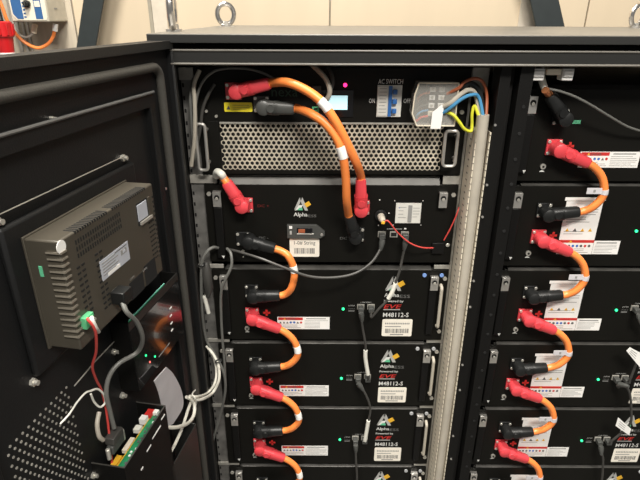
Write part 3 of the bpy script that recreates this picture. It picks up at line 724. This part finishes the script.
# ------------------------------------------------------------------ inverter
iv = thing('inverter', 'black inverter with perforated metal vent, lit screen and breaker, top of left rack', 'inverter', (.02, FY, 1.766))
ZT, ZM, ZB = 1.956, 1.8635, 1.7655
b = MB(); b.box(LX, .2620, FY, FY+.0025, ZM, ZT, 'face').box(LX, -.184, FY, FY+.0025, ZB, ZM, 'face').box(.2240, .2620, FY, FY+.0025, ZB, ZM, 'face')
b.box(-.184, .224, FY, FY+.0025, ZB, 1.7735, 'face'); b.build('faceplate', iv, bev=.0005)
b = MB(); b.box(-.196, .2370, FY+.022, 1.45, ZB, ZT-.002, 'lid').box(-.186, .226, FY+.018, FY+.0215, ZB+.001, ZM, 'cavity').box(-.186, .226, FY+.0028, FY+.0215, ZM+.001, ZT-.003, 'black')
b.build('chassis', iv)
MB().box(-.182, .2235, FY-.0012, FY-.0001, ZM-.0042, ZM-.001, 'galv').build('vent_edge_strip', iv)
# hexagonal perforated sheet
b = MB(); pit = .0092; dzr = pit*.866; gx0, gx1, gz0, gz1 = -.1820, .2230, 1.7745, 1.8590
nr = int(round((gz1-gz0)/dzr)); dzr = (gz1-gz0)/nr
for r in range(nr):
    zc = gz1-(r+.5)*dzr; x = gx0 + pit/2 + (pit/2 if r % 2 else 0)
    while x < gx1-pit*.4:
        R = pit/math.sqrt(3); ho = .0037
        o = [(x+R*1.0*math.sin(a), FY+.0010, zc+R*math.cos(a)*dzr/(pit*.866)) for a in [k*PI/3 for k in range(6)]]
        i = [(x+ho*math.sin(a), FY+.0010, zc+ho*math.cos(a)) for a in [k*PI/3 for k in range(6)]]
        ib = [(p[0], FY+.0022, p[2]) for p in i]
        b.add(o+i+ib, [(k, (k+1) % 6, 6+(k+1) % 6, 6+k) for k in range(6)] + [(6+k, 6+(k+1) % 6, 12+(k+1) % 6, 12+k) for k in range(6)], 'grille')
        x += pit
b.build('perforated_vent', iv, smooth=False, recalc=False)
def text_at(b, s, u0, v0, u1, v1, mt, **k):   # v0 top, v1 bottom
    p = F(u0, v1, FY); q = F(u1, v0, FY); b.text(s, (p[0], FY-.0002, p[2]), q[0]-p[0], q[2]-p[2], mt, **k)
b = MB(); text_at(b, 'AC SWITCH', 377.5, 79.2, 402.5, 83.8, 'whitep'); b.build('switch_lettering', iv)
b = MB(); text_at(b, 'ON', 368.3, 98.6, 374.3, 103, 'whitep'); text_at(b, 'OFF', 402.8, 98.6, 410, 103, 'whitep'); b.build('on_off_lettering', iv)
b = MB(); text_at(b, 'nexa', 271, 90, 297, 96.5, 'dimgreen'); b.build('dim_green_lettering', iv)
p = F(224, 111.7, FY); q = F(251.5, 102.5, FY)
b = MB(); b.prism([(a, FY-.0005, c) for a, c in rrect(p[0], q[0], p[2], q[2], .002, 3)], (0, .0005, 0), 'yellow'); b.prism([(p[0]+.004, FY-.0007, p[2]+.004), (p[0]+.011, FY-.0007, p[2]+.004), (p[0]+.0075, FY-.0007, p[2]+.011)], (0, .0002, 0), 'print')
lab_text_lines(b, p[0]+.015, q[0]-.004, p[2]+.003, q[2]-.003, 3, FY-.0005, mt='print', h=.18); b.build('yellow_warning_sticker', iv)
p = F(315, 117, FY); q = F(353, 90, FY); b = MB(); b.box(p[0], q[0], FY-.0015, FY, p[2], q[2], 'gloss'); sbz = b.build('screen_bezel', iv, bev=.0006)
p = F(326.5, 109.5, FY); q = F(347, 95.5, FY); b = MB(); b.box(p[0], q[0], FY-.0020, FY-.0015, p[2], q[2], 'lcd'); b.build('screen', sbz)
p = F(344.5, 85, FY); MB().cyl((p[0], FY, p[2]), (p[0], FY-.002, p[2]), .0034, 'ledr', 14).build('indicator_light', iv)
p = F(375.5, 116.5, FY); q = F(401.5, 85, FY); bx0, bz0, bx1, bz1 = p[0], p[2], q[0], q[2]; h = bz1-bz0; wd = bx1-bx0
b = MB(); b.box(bx0, bx1, FY-.004, FY, bz0, bz1, 'breaker').box(bx0+wd*.02, bx0+wd*.42, FY-.0055, FY-.004, bz0+h*.04, bz1-h*.04, 'breaker').box(bx0+wd*.46, bx0+wd*.60, FY-.0060, FY-.004, bz0+h*.02, bz1-h*.02, 'bblue')
lab_text_lines(b, bx0+wd*.08, bx0+wd*.38, bz0+h*.1, bz1-h*.05, 8, FY-.0055, h=.2)
cbk = b.build('circuit_breaker', iv, bev=.0006)
for k in range(3):
    z = bz0+h*(.2+.3*k); MB().box(bx0+wd*.62, bx0+wd*.80, FY-.010, FY-.004, z-h*.075, z+h*.075, 'bblue').build('breaker_toggle', cbk, bev=.0008)
# loop handles
def loop_handle(x0, x1, z0, z1, name='loop_handle', mt='silver'):
    b = MB(); P = [(x, FY-.016, z) for x, z in rrect(x0, x1, z0, z1, .006, 4)]
    b.sweep(P, .0030, mt, 8, closed=True)
    for z in (z0+.012, z1-.012): b.cyl((x1, FY-.016, z), (x1, FY, z), .003, mt, 8)
    b.build(name, iv)
p = F(442, 166, FY-.016); q = F(458, 131, FY-.016); loop_handle(p[0], q[0], p[2], q[2])
p = F(199, 170, FY-.016); q = F(204, 124, FY-.016); loop_handle(p[0], q[0], p[2], q[2])
for u, v in ((454, 160), (203, 108), (206, 111), (461, 112), (216, 116), (207, 157)):
    p = F(u, v, FY); MB().cyl((p[0], FY, p[2]), (p[0], FY-.004, p[2]), .0038 if u > 300 else .0026, 'screw', 10).build('mounting_screw', iv)
p = F(315, 111, FY); b = MB(); b.box(p[0]-.006, p[0]+.006, FY-.006, FY-.0016, p[2]-.012, p[2]+.008, 'greenc')
for k in range(3): b.box(p[0]-.003, p[0]+.003, FY-.0068, FY-.006, p[2]-.009+k*.006, p[2]-.0055+k*.006, 'hole')
b.build('green_terminal', iv, bev=.0004)
p = F(317, 90, FY); b = MB(); b.box(p[0]-.010, p[0]+.006, FY-.010, FY-.0016, p[2]-.008, p[2]+.008, 'dgrey'); b.build('data_socket', iv, bev=.0006)
# terminals under a clear cover
p = F(413, 125.5, FY-.03); q = F(458, 83, FY-.03); cx0, cz0, cx1, cz1 = p[0], p[2], q[0], q[2]
b = MB(); y0, y1 = FY-.032, FY-.0005
outer = [(cx0+.005, cz0), (cx1, cz0), (cx1, cz1), (cx0+.004, cz1), (cx0-.002, cz1-.02), (cx0-.004, cz0+.02)]
b.prism([(a, y0, c) for a, c in outer], (0, .0016, 0), 'clear')
k_ = len(outer)
for i in range(k_):
    a, c = outer[i], outer[(i+1) % k_]; m0 = Vector(((a[0]+c[0])/2, 0, (a[1]+c[1])/2)); cc = Vector(((cx0+cx1)/2, 0, (cz0+cz1)/2))
    dv = Vector((c[0]-a[0], 0, c[1]-a[1])).normalized(); nv = Vector((dv.z, 0, -dv.x))
    if nv.dot(cc-m0) < 0: nv = -nv
    b.prism([(a[0], y0+.0018, a[1]), (c[0], y0+.0018, c[1]), (c[0]+nv.x*.0016, y0+.0018, c[1]+nv.z*.0016), (a[0]+nv.x*.0016, y0+.0018, a[1]+nv.z*.0016)], (0, y1-y0-.0018, 0), 'clear')
ctc = b.build('clear_terminal_cover', iv)
b = MB(); 
for i in range(k_):
    a, c = outer[i], outer[(i+1) % k_]; b.cyl((a[0], y0, a[1]), (c[0], y0, c[1]), .0013, 'duct', 6)
b.build('cover_rim', ctc)
b = MB(); b.box(cx0+.022, cx0+.058, FY-.014, FY-.0005, cz0+.022, cz1-.004, 'bplug')
for k in range(4):
    z = cz1-.012-k*.0135
    for q_ in (0, 1): b.box(cx0+.026+q_*.016, cx0+.036+q_*.016, FY-.018, FY-.014, z-.0045, z+.0035, 'paper' if k < 3 else 'duct'); b.cyl((cx0+.031+q_*.016, FY-.018, z), (cx0+.031+q_*.016, FY-.0195, z), .0026, 'screw', 8)
b.build('terminal_block', iv, bev=.0004)
for k, mt in enumerate(['brown', 'bplug', 'greyplug', 'blue', 'redw']):
    z = cz1-.018-k*.010; MB().tube([(cx0+.026, FY-.016, z), (cx0+.014, FY-.018, z-.002), (cx0+.007, FY-.014, z-.010), (cx0+.010, FY-.006, z-.018 if k < 4 else z-.006)], .0018, mt, 6, 5).build('internal_wire', iv)
p = F(430, 129, FY-.036); q = F(443, 107, FY-.036)
b = MB(); yy = FY-.0345; b.prism([(p[0], yy, p[2]), (q[0]-.001, yy, p[2]), (q[0]+.001, yy, q[2]), (q[0]-.003, yy, q[2]+.004), (p[0]+.001, yy, p[2]+.028)], (0, .0008, 0), 'paper'); b.build('cover_tag', iv)

# ------------------------------------------------------------------ cables in the racks
def sup(cx, cy, cz, ax, bx, ra, rb, n=16, e=.75):     # superellipse ring around centre with axes ax, bx
    out = []
    for k in range(n):
        a = 2*PI*k/n; ca, sa = math.cos(a), math.sin(a)
        out.append(Vector((cx, cy, cz)) + ax*(ra*math.copysign(abs(ca)**e, ca)) + bx*(rb*math.copysign(abs(sa)**e, sa)))
    return out
def plug(root, head, end, mt, name, cap='hl', hr=.0135, yb=None, bw=.0112):
    """angled battery plug: round head over the flange, body towards the cable"""
    h = Vector(head); e = Vector(end); d = (e-h); L = d.length; d.normalize()
    yv = Vector((0, 1, 0)); yv = (yv - d*yv.dot(d)).normalized(); sv = d.cross(yv)
    b = MB(); yb = FY-.0042 if yb is None else yb
    b.sweep([(h.x, yb, h.z), (h.x, h.y-.004, h.z), (h.x, h.y-.009, h.z), (h.x, h.y-.0115, h.z)], [hr*.98, hr, hr*.93, hr*.62], mt, 22)
    rings = []
    for t, ra, rb in ((-.02, .009, .009), (.0, .0118, .0105), (.30, .0122, .0112), (.46, .0112, .0108), (.50, .0118, .0114), (.56, bw, .0108), (.94, bw*.93, .0100), (1.0, bw*.8, .0088)):
        p = h + d*(L*t); rings.append(sup(p.x, p.y, p.z, sv, yv, ra, rb))
    b.loft(rings, mt)
    p = h + d*(L*.28)
    b.sweep([p-yv*.010, p-yv*.0125], [.0075, .0068], mt, 14)          # round boss
    for t in (.36, .40, .44, .48):
        p = h + d*(L*t); b.loft([sup(p.x+d.x*q, p.y+d.y*q, p.z+d.z*q, sv, yv, .0125, .0119) for q in (-.0007, .0007)], mt)
    return b.build(name, root, bev=0)
def band(root, P, i, wd, r, mt='paper', name='cable_marker'):
    S = spline(P, 10); k = int(i*(len(S)-1)); acc = [S[k]]; L = 0
    while L < wd and k < len(S)-1: L += (S[k+1]-S[k]).length; k += 1; acc.append(S[k])
    b = MB(); b.sweep(acc, r, mt, 12)
    for q in range(1, len(acc)-1, 2): pass
    return b.build(name, root)
YC = .921
def link(cR, kR, cB, kB, label, lbl=True, topred=None):
    """orange link from red plug of module kR to black plug of module kB of the same rack"""
    x0 = LX if cR == 'L' else RXK[kR]; x1 = LX if cR == 'L' else RXK[kB]
    rz = T[kR]; bz = T[kB]
    hR = Vector((x0+.0815, YC, rz-.1045)); eR = Vector((x0+.1375, YC-.003, rz-.1280))
    hB = Vector((x1+.0820, YC, bz-.0510)); eB = Vector((x1+.1375, YC-.003, bz-.0430))
    r = thing('battery_link_cable', label, 'cable', ((hR+hB)/2), 'orange battery link cables')
    plug(r, hR, eR, 'red', 'red_plug'); plug(r, hB, eB, 'bplug', 'black_plug')
    P = [eR-Vector((.006, 0, -.003)), eR+Vector((.012, -.002, -.007)), eR+Vector((.028, -.004, -.024)), eR+Vector((.0365, -.006, -.047)), Vector((eR.x+.035, eR.y-.006, (eR.z+eB.z)/2-.018)), eB+Vector((.022, -.005, .012)), eB+Vector((.010, -.001, .002)), eB-Vector((.006, 0, .002))]
    MB().tube(P, .0072, 'orange', 12).build('orange_sheath', r)
    if lbl:
        if cR == 'L': band(r, P, .385, .014, .0077)
        else:
            band(r, P, .44, .009, .0077, 'ribbon')
            S = spline(P, 10); p = S[int(len(S)*.47)]
            MB().box(p.x-.034, p.x-.004, p.y-.004, p.y-.0032, p.z-.002, p.z+.0095, 'ribbon').box(p.x-.022, p.x-.018, p.y-.0043, p.y-.004, p.z+.001, p.z+.006, 'printl').build('cable_flag', r)
    return r
link('L', 2, 'L', 3, 'orange cable joining the first and second battery modules of the left rack')
link('L', 3, 'L', 4, 'orange cable joining the second and third battery modules of the left rack')
link('L', 4, 'L', 5, 'lowest orange cable of the left rack, running below the third battery module')
for k, nm in ((0, 'topmost orange link cable of the right rack, its red plug on the top module'), (1, 'second orange link cable from the top of the right rack'), (2, 'third orange link cable from the top of the right rack'), (3, 'fourth orange link cable from the top of the right rack'), (4, 'lowest orange link cable of the right rack')):
    link('R', k, 'R', k+1, nm)
# string controller -> first battery
r = thing('battery_link_cable', 'orange cable with two black plugs from string controller to first left battery module', 'cable', F(280, 270, .9), 'orange battery link cables')
hB = Vector((LX+.0850, YC, T[2]-.0520)); eB = Vector((LX+.1400, YC-.003, T[2]-.0470))
hA = Vector(F(249, 242, YC)); eA = Vector(F(275, 248.5, YC-.003))
plug(r, hA, eA, 'bplug', 'upper_black_plug'); plug(r, hB, eB, 'bplug', 'lower_black_plug')
P = [eA-Vector((.006, 0, -.001)), eA+Vector((.012, -.001, -.005)), Vector(F(289, 257, .91)), Vector(F(294.5, 272, .91)), Vector(F(292, 287, .91)), eB+Vector((.012, -.001, .004)), eB-Vector((.006, 0, .002))]
MB().tube(P, .0072, 'orange', 12).build('orange_sheath', r); band(r, P, .44, .013, .0077)
# red plug upper left of string controller with pale cable
hR = Vector(F(242, 206, YC)); eR = Vector(F(226, 182, YC-.005))
r = thing('red_supply_plug', 'red plug on the upper left of the string controller, pale cable bending up behind', 'cable', hR)
plug(r, hR, eR, 'red', 'red_plug')
MB().tube([eR+(hR-eR)*.1, eR, eR+Vector((-.006, .004, .008))], .0074, 'orange', 12).build('orange_sheath', r)
MB().tube([eR+Vector((-.005, .003, .007)), Vector(F(221, 174, .914)), Vector(F(217, 172, .925)), Vector(F(216, 176, .935))], .0070, 'tie', 12).build('pale_sleeve', r)
# long orange cables inverter -> string controller
def pt(u, v, Y): return Vector(F(u, v, Y))
r = thing('long_orange_cable', 'long orange cable with red plugs arching from inverter to string controller', 'cable', pt(300, 140, .9), 'long orange cables from the inverter')
h1 = pt(236, 91.5, YC); e1 = pt(269, 83.5, YC-.01); h2 = pt(361, 210, YC); e2 = pt(360.5, 179, YC-.01)
plug(r, h1, e1, 'red', 'upper_red_plug'); plug(r, h2, e2, 'red', 'lower_red_plug', bw=.0105)
P = [h1+(e1-h1)*.92, e1+(e1-h1)*.1, pt(287, 82.5, .885), pt(305, 90, .875), pt(321, 102, .868), pt(334, 120, .866), pt(346, 142, .870), pt(356, 163, .882), e2+(e2-h2)*.1, h2+(e2-h2)*.92]
MB().tube(P, .0076, 'orange', 12).build('orange_sheath', r); band(r, P, .44, .020, .0081)
r2 = thing('long_orange_cable', 'long orange cable with black plugs arching lower, inverter to string controller', 'cable', pt(300, 160, .9), 'long orange cables from the inverter')
h1 = pt(263, 107.5, YC); e1 = pt(294, 108.5, YC-.01); h2 = pt(355.5, 237, YC); e2 = pt(349, 216, YC-.01)
plug(r2, h1, e1, 'greyplug', 'upper_grey_plug'); plug(r2, h2, e2, 'bplug', 'lower_black_plug')
P = [h1+(e1-h1)*.92, e1+(e1-h1)*.1, pt(311, 114, .880), pt(325, 124, .872), pt(336, 138, .868), pt(342.5, 156, .868), pt(345.5, 178, .875), pt(346.5, 200, .886), e2+(e2-h2)*.12, h2+(e2-h2)*.92]
MB().tube(P, .0076, 'orange', 12).build('orange_sheath', r2); band(r2, P, .50, .019, .0081)
for nm, h, mt, par in (('positive_terminal_flange', pt(233, 91, FY), 'redf', iv), ('negative_terminal_flange', pt(261, 104, FY), 'greyplug', iv), ('positive_terminal_flange', pt(362, 207, FY), 'redf', sc), ('negative_terminal_flange', pt(357, 234, FY), 'bplug', sc)):
    b = MB(); plug_flange(b, h.x, h.z, mt); b.build(nm, par, bev=.0006)

# mains cable in the duct and its cores
mc = thing('mains_cable', 'thick grey-beige mains cable standing in the slotted duct beside the left rack', 'cable', (.282, .903, .11))
MB().tube([(.2819, .9030, .11), (.2819, .9030, 1.0), (.2819, .9030, 1.6), (.2800, .9005, 1.76), (.2775, .897, 1.885)], .0106, 'main', 16, 10).build('outer_sheath', mc)
ts = Vector((.2775, .897, 1.886))
def core(pts, r, mt, nm): MB().tube(pts, r, mt, 8, 8).build(nm, mc)
core([ts+Vector((.006, 0, -.006)), pt(486, 95, .915), pt(482, 82, .912), pt(474, 78.5, .91), pt(464, 82, .908), pt(458, 88, .906), pt(446, 94, .912)], .0028, 'brown', 'brown_core')
core([ts+Vector((0, -.003, -.005)), pt(478, 97, .905), pt(470, 95, .90), pt(461, 99, .898), pt(452, 106, .898), pt(444, 112, .906), pt(438, 114, .915)], .0030, 'blue', 'blue_core')
core([ts+Vector((-.003, .003, -.005)), pt(475, 95, .912), pt(468, 90, .908), pt(459, 95, .903), pt(450, 103, .902), pt(440, 108, .912)], .0042, 'main', 'grey_core')
core([ts+Vector((-.007, -.002, -.005)), pt(474, 106, .903), pt(471.5, 114, .903), pt(471.5, 124, .905), pt(470.5, 131, .903), pt(464, 129, .900), pt(458, 121, .900), pt(452, 114.5, .903), pt(444, 112, .912)], .0028, 'yg', 'earth_core')
core([ts+Vector((.002, .004, -.005)), pt(479, 92, .916), pt(472, 84, .914), pt(466, 84.5, .912), pt(461, 90, .914)], .0045, 'bplug', 'black_core')

def dv(u, v, n): return Vector(DW(DP(u, v, n)))
def wcable(name, pts, r, mt, label, cat='cable', group=None, n=8, extra=None):
    P = [Vector(F(*p)) if not isinstance(p, Vector) else p for p in pts]
    if extra:
        t = thing(name, label, cat, P[-1], group); MB().tube(P, r, mt, n).build('sheath', t); extra(t, P); return t
    return tag(MB().tube(P, r, mt, n).build(name, origin=P[-1]), label, cat, group)
# patch leads
def boot(t, p, q, r=.006, mt='greyplug', nm='boot'):
    d = (Vector(q)-Vector(p)).normalized(); b = MB(); p = Vector(p)
    b.sweep([p, p+d*.006, p+d*.016, p+d*.022], [r*.9, r, r*.75, r*.5], mt, 10); b.build(nm, t)
def rjplug(t, p, nm='plug'):                     # p: port centre on the faceplate
    x, z = p; MB().box(x-.0058, x+.0058, FY-.016, FY-.0026, z-.005, z+.004, 'greyplug').build(nm, t, bev=.0008)
def port(col, k, i):
    x0 = LX if col == 'L' else RXK[k]
    return (x0+.2695+(.0365, .0580)[i], T[k]-.0910+.0055)
def patch(label, a, mid, bb, sleeve=None, r=.0026, mt='dgrey', end=None):
    ax, az = a; P = [Vector((ax, FY-.013, az-.002)), Vector((ax, FY-.019, az-.012))] + [Vector(F(*m)) for m in mid]
    if bb: P += [Vector((bb[0], FY-.019, bb[1]-.014 if end == 'below' else bb[1]+.012)), Vector((bb[0], FY-.013, bb[1]))]
    t = thing('patch_cable', label, 'cable', P[0], 'data patch leads')
    MB().tube(P, r, mt, 8).build('sheath', t); rjplug(t, a); boot(t, P[1]+Vector((0, 0, .008)), P[2])
    if bb: rjplug(t, bb)
    if sleeve:
        S = spline(P, 10); k = int(sleeve[0]*(len(S)-1)); k2 = int(sleeve[1]*(len(S)-1)); MB().sweep(S[k:k2+1], r+.0018, 'tie', 10).build('white_sleeve', t)
    return t
sp = [(LX+d, Z-.1000) for d in (.3416, .3652, .3869)]
patch('dark patch cable from the string controller swooping left along its lower edge', sp[0], [(381, 248, .918), (372, 262, .905), (356, 273, .895), (335, 277.5, .885), (310, 276.5, .878), (285, 268, .876), (262, 259, .884), (243, 253, .905), (234, 250.5, .918), (229, 249.5, .929)], None)
patch('patch cable with white sleeve from string controller down over the first battery logo', sp[2], [(403, 255, .922), (400, 270, .918), (396, 282, .916), (392, 293, .916), (386, 302, .918), (379, 309, .918)], port('L', 2, 1), sleeve=(.46, .63), end='below')
patch('patch cable joining the first and second battery modules of the left rack', port('L', 2, 0), [(363, 328, .922), (366, 345, .92), (366, 358, .92)], port('L', 3, 1), sleeve=(.58, .80))
patch('patch cable joining the second and third battery modules of the left rack', port('L', 3, 0), [(365, 392, .918), (371, 408, .918), (369, 422, .92)], port('L', 4, 1), sleeve=(.66, .86))
patch('patch cable dropping out of view from the third battery module of the left rack', port('L', 4, 0), [(357, 462, .918), (358, 478, .918), (357, 500, .922)], port('L', 5, 1))
patch('patch cable leaving the third module of the right rack at picture edge', port('R', 2, 0), [(640, 318, .918), (648, 335, .918), (640, 355, .92)], port('R', 3, 1))
patch('patch cable between the fourth and fifth modules of the right rack', port('R', 3, 0), [(623, 385, .915), (630, 392, .912), (632, 412, .912), (630, 425, .914)], port('R', 4, 1))
patch('patch cable hanging from the fifth module of the right rack to below the frame', port('R', 4, 0), [(602, 450, .918), (604, 462, .918), (602, 485, .920)], port('R', 5, 1))
patch('patch cable from the second module of the right rack beyond the picture edge', port('R', 1, 0), [(662, 250, .92), (668, 275, .92)], port('R', 2, 1))
# white tags on the right leads
for i, (cs, Y, lb) in enumerate((([(627, 351), (630.5, 347.5), (643, 354), (641, 368)], .905, 'white folded cable tag at right edge above the fourth module lettering'), ([(616.5, 426), (619, 417.5), (632, 429), (630, 435.5)], .903, 'white cable tag in front of the fifth right module logo'))):
    p = [Vector(F(u, v, Y)) for u, v in cs]; c0 = sum(p, Vector())/4
    b = MB(); b.prism(p, (0, .0008, 0), 'paper'); q0 = p[0]*.7+p[2]*.3; 
    for k in range(3):
        a = p[0].lerp(p[1], .25+.25*k); e = p[3].lerp(p[2], .25+.25*k); a2 = a.lerp(e, .15); e2_ = a.lerp(e, .6); b.prism([a2+Vector((0, -.0003, .0006)), e2_+Vector((0, -.0003, .0006)), e2_+Vector((0, -.0003, -.0006)), a2+Vector((0, -.0003, -.0006))], (0, .0002, 0), 'printl')
    tag(b.build('cable_tag', origin=c0), lb, 'cable tag', 'white cable tags')
# red/black sensor lead with round plug
sl = thing('sensor_lead', 'thin red wire from round socket of string controller to its right bracket', 'wire', (xs_, FY-.01, zs_))
b = MB(); b.sweep([(xs_, FY-.0062, zs_), (xs_+.001, FY-.018, zs_-.002), (xs_+.003, FY-.026, zs_-.004)], [.0070, .0068, .0048], 'main', 14); b.box(xs_-.001, xs_+.005, FY-.030, FY-.0260, zs_-.007, zs_-.003, 'gold'); b.build('round_plug', sl)
P = [Vector((xs_+.004, FY-.027, zs_-.006)), pt(388, 221, .91), pt(398, 233, .91), pt(410, 243, .912), pt(422, 247.5, .916), pt(433, 248, .925)]
MB().tube(P, .0014, 'redw', 6).build('red_wire', sl); MB().tube([p+Vector((.001, .002, -.0025)) for p in P], .0013, 'bplug', 6).build('black_wire', sl)
wcable('red_wire', [(444, 240, .932), (450, 229, .928), (456, 216, .925), (459, 207, .93)], .0014, 'redw', 'short red wire rising at the right edge of the string controller', 'wire')

# wiring around the inverter top
wcable('grey_lead', [(196, 128, .925), (195, 108, .922), (199, 88, .92), (208, 75, .918), (221, 69, .918), (244, 68.5, .918), (262, 73, .918), (280, 82, .92), (298, 88, .922), (312, 90.5, .926)], .0022, 'grey', 'thin grey lead arching over the inverter top left to its socket')
wcable('white_lead', [(308, 62, .935), (317, 70, .92), (325, 79, .912), (329, 90, .910), (326.5, 99, .914), (319, 106, .926)], .0042, 'main', 'pale cable coming down beside the lit inverter screen')
wcable('white_lead', [(322, 60, .935), (330, 72, .92), (332, 84, .914), (327, 94, .915)], .0032, 'dgrey', 'dark cable behind the pale one beside the inverter screen')
wcable('grey_lead', [(214, 84, .930), (207, 96, .925), (202, 110, .925), (200, 128, .925), (197, 145, .928), (196, 166, .93)], .0028, 'dgrey', 'dark grey cable running down left of the inverter')
wcable('white_lead', [(199, 70, .925), (193.5, 84, .920), (194, 100, .918), (194.5, 120, .918), (194, 140, .920), (191, 166, .925)], .0036, 'main', 'pale grey cable in the bundle left of the inverter')
wcable('white_lead', [(193, 78, .93), (190, 95, .928), (191, 118, .926), (193, 142, .926), (196, 160, .93)], .0030, 'grey', 'grey cable leftmost in the bundle beside the inverter')
# dark cable bundle and lower loops on the left
wcable('grey_lead', [(218, 248, .930), (213, 247.5, .918), (207, 252, .910), (202, 264, .908), (201.5, 290, .910), (203, 318, .914), (207, 340, .918), (216, 356, .914), (224, 372, .908), (226, 390, .908), (221, 415, .912), (213, 445, .918), (208, 485, .925)], .0030, 'grey', 'long grey cable winding down the left rack edge')
wcable('grey_lead', [(227, 248.5, .929), (231, 254, .912), (231.5, 266, .905), (226, 279, .903), (221.5, 292, .905), (221.5, 315, .908), (223, 340, .910), (225, 362, .912), (226, 384, .912)], .0028, 'grey', 'grey cable bending over the first left battery latch')
cl = thing('inline_coupler', 'dark cable coupler with white sleeve beside the left rack rail', 'connector', pt(207, 300, .92))
MB().sweep([pt(206, 262, .915), pt(206, 268, .912), pt(209, 288, .912), pt(208, 297, .914)], [.006, .0095, .0095, .004], 'dgrey', 12).build('body', cl)
MB().sweep([pt(204.5, 296, .914), pt(209, 313, .916)], .0042, 'tie', 10).build('white_sleeve', cl)
wcable('white_lead', [(207, 346, .920), (214, 355, .905), (219, 366, .895), (219.5, 380, .880), (213, 393, .868), dv(203, 399, .022), dv(193, 399.5, .014), dv(187, 397, .010)], .0030, 'white', 'outer white cable of the pair looping from rack to door hinge')
wcable('white_lead', [(209, 349, .922), (215, 360, .908), (217, 372, .896), (215, 384, .880), (208, 393, .868), dv(199, 396.5, .020), dv(190, 396, .010)], .0026, 'white', 'inner white cable of the pair looping from rack to door hinge')
wcable('white_lead', [dv(190, 397, .014), dv(195, 404, .018), dv(194.5, 415, .024), dv(189, 423, .030), dv(179, 427, .034), dv(168, 427.5, .030)], .0032, 'white', 'white cable entering the lower door tray from the hinge')
wcable('white_lead', [dv(193, 398, .008), dv(188, 412, .014), dv(183, 428, .020), dv(176, 444, .026), dv(171, 453, .028)], .0028, 'white', 'white cable dropping behind the hinge bracket')
wcable('cable_tie', [dv(196, 390, .012), dv(193, 394, .018), dv(196, 399, .024), dv(197, 404, .018), dv(194, 409, .012)], .0014, 'tie', 'small pale cable tie bundling white cables at the door hinge', 'cable tie')
for k, (u, v, Y, lb) in enumerate(((219, 361, .893, 'black cable tie around the looped white cables'), (201.5, 265, .905, 'black cable tie around the grey cable by the rail'), (209, 455, .918, 'black cable tie around the lower grey cable'))):
    p = pt(u, v, Y); rg = [(p.x+.0065*math.cos(a), p.y+.0065*math.sin(a)*.9, p.z+.002*math.cos(a)) for a in [2*PI*q/16 for q in range(16)]]
    tag(MB().sweep(rg, .0015, 'bplug', 6, closed=True).build('cable_tie', origin=p), lb, 'cable tie')
wcable('grey_lead', [(198, 405, .925), (200, 430, .925), (204, 455, .925), (208, 485, .925)], .0030, 'dgrey', 'dark cable lowest at the left beside the rack rail')

# right rack top: clamps, supply cable, thin lead
ck = thing('cable_clamp', 'pair of white plastic clamp blocks under the right top beam', 'clamp', pt(552, 75, .90))
for u0, u1 in ((530.5, 545.5), (561.5, 575)):
    p = F(u0, 81, .888); q = F(u1, 68.8, .888); b = MB(); b.box(p[0], q[0], .891, .912, p[2], q[2], 'paper').box(p[0]+.001, q[0]-.001, .888, .891, p[2]+.006, q[2]-.003, 'paper'); b.build('clamp_block', ck, bev=.0025)
p = F(546, 75, .895); q = F(561, 69.2, .895); MB().box(p[0], q[0], .895, .908, p[2], q[2], 'duct').build('clamp_bridge', ck)
sr = thing('supply_cable', 'black-booted cable dropping from the white clamps onto the top right module', 'cable', pt(555, 115, .9))
hd = pt(564, 119, YC); ed = pt(549, 95, YC-.005)
plug(sr, hd, ed, 'bplug', 'black_plug', bw=.0115)
MB().tube([hd+(ed-hd)*.95, ed, pt(544.5, 90, .905)], .0062, 'copper', 10).build('copper_end', sr)
MB().tube([pt(545, 91, .912), pt(542, 83, .918), pt(540.5, 76, .923), pt(540, 68, .926)], .0060, 'tie', 10).build('white_sheath', sr)
wcable('grey_lead', [(541, 86, .93), (549, 89, .905), (560, 91.5, .90), (575, 97, .90), (592, 106, .905), (610, 117, .91), (628, 127, .918), (646, 132, .925), (670, 134, .93)], .0021, 'grey', 'thin grey lead crossing the face of the top right module')
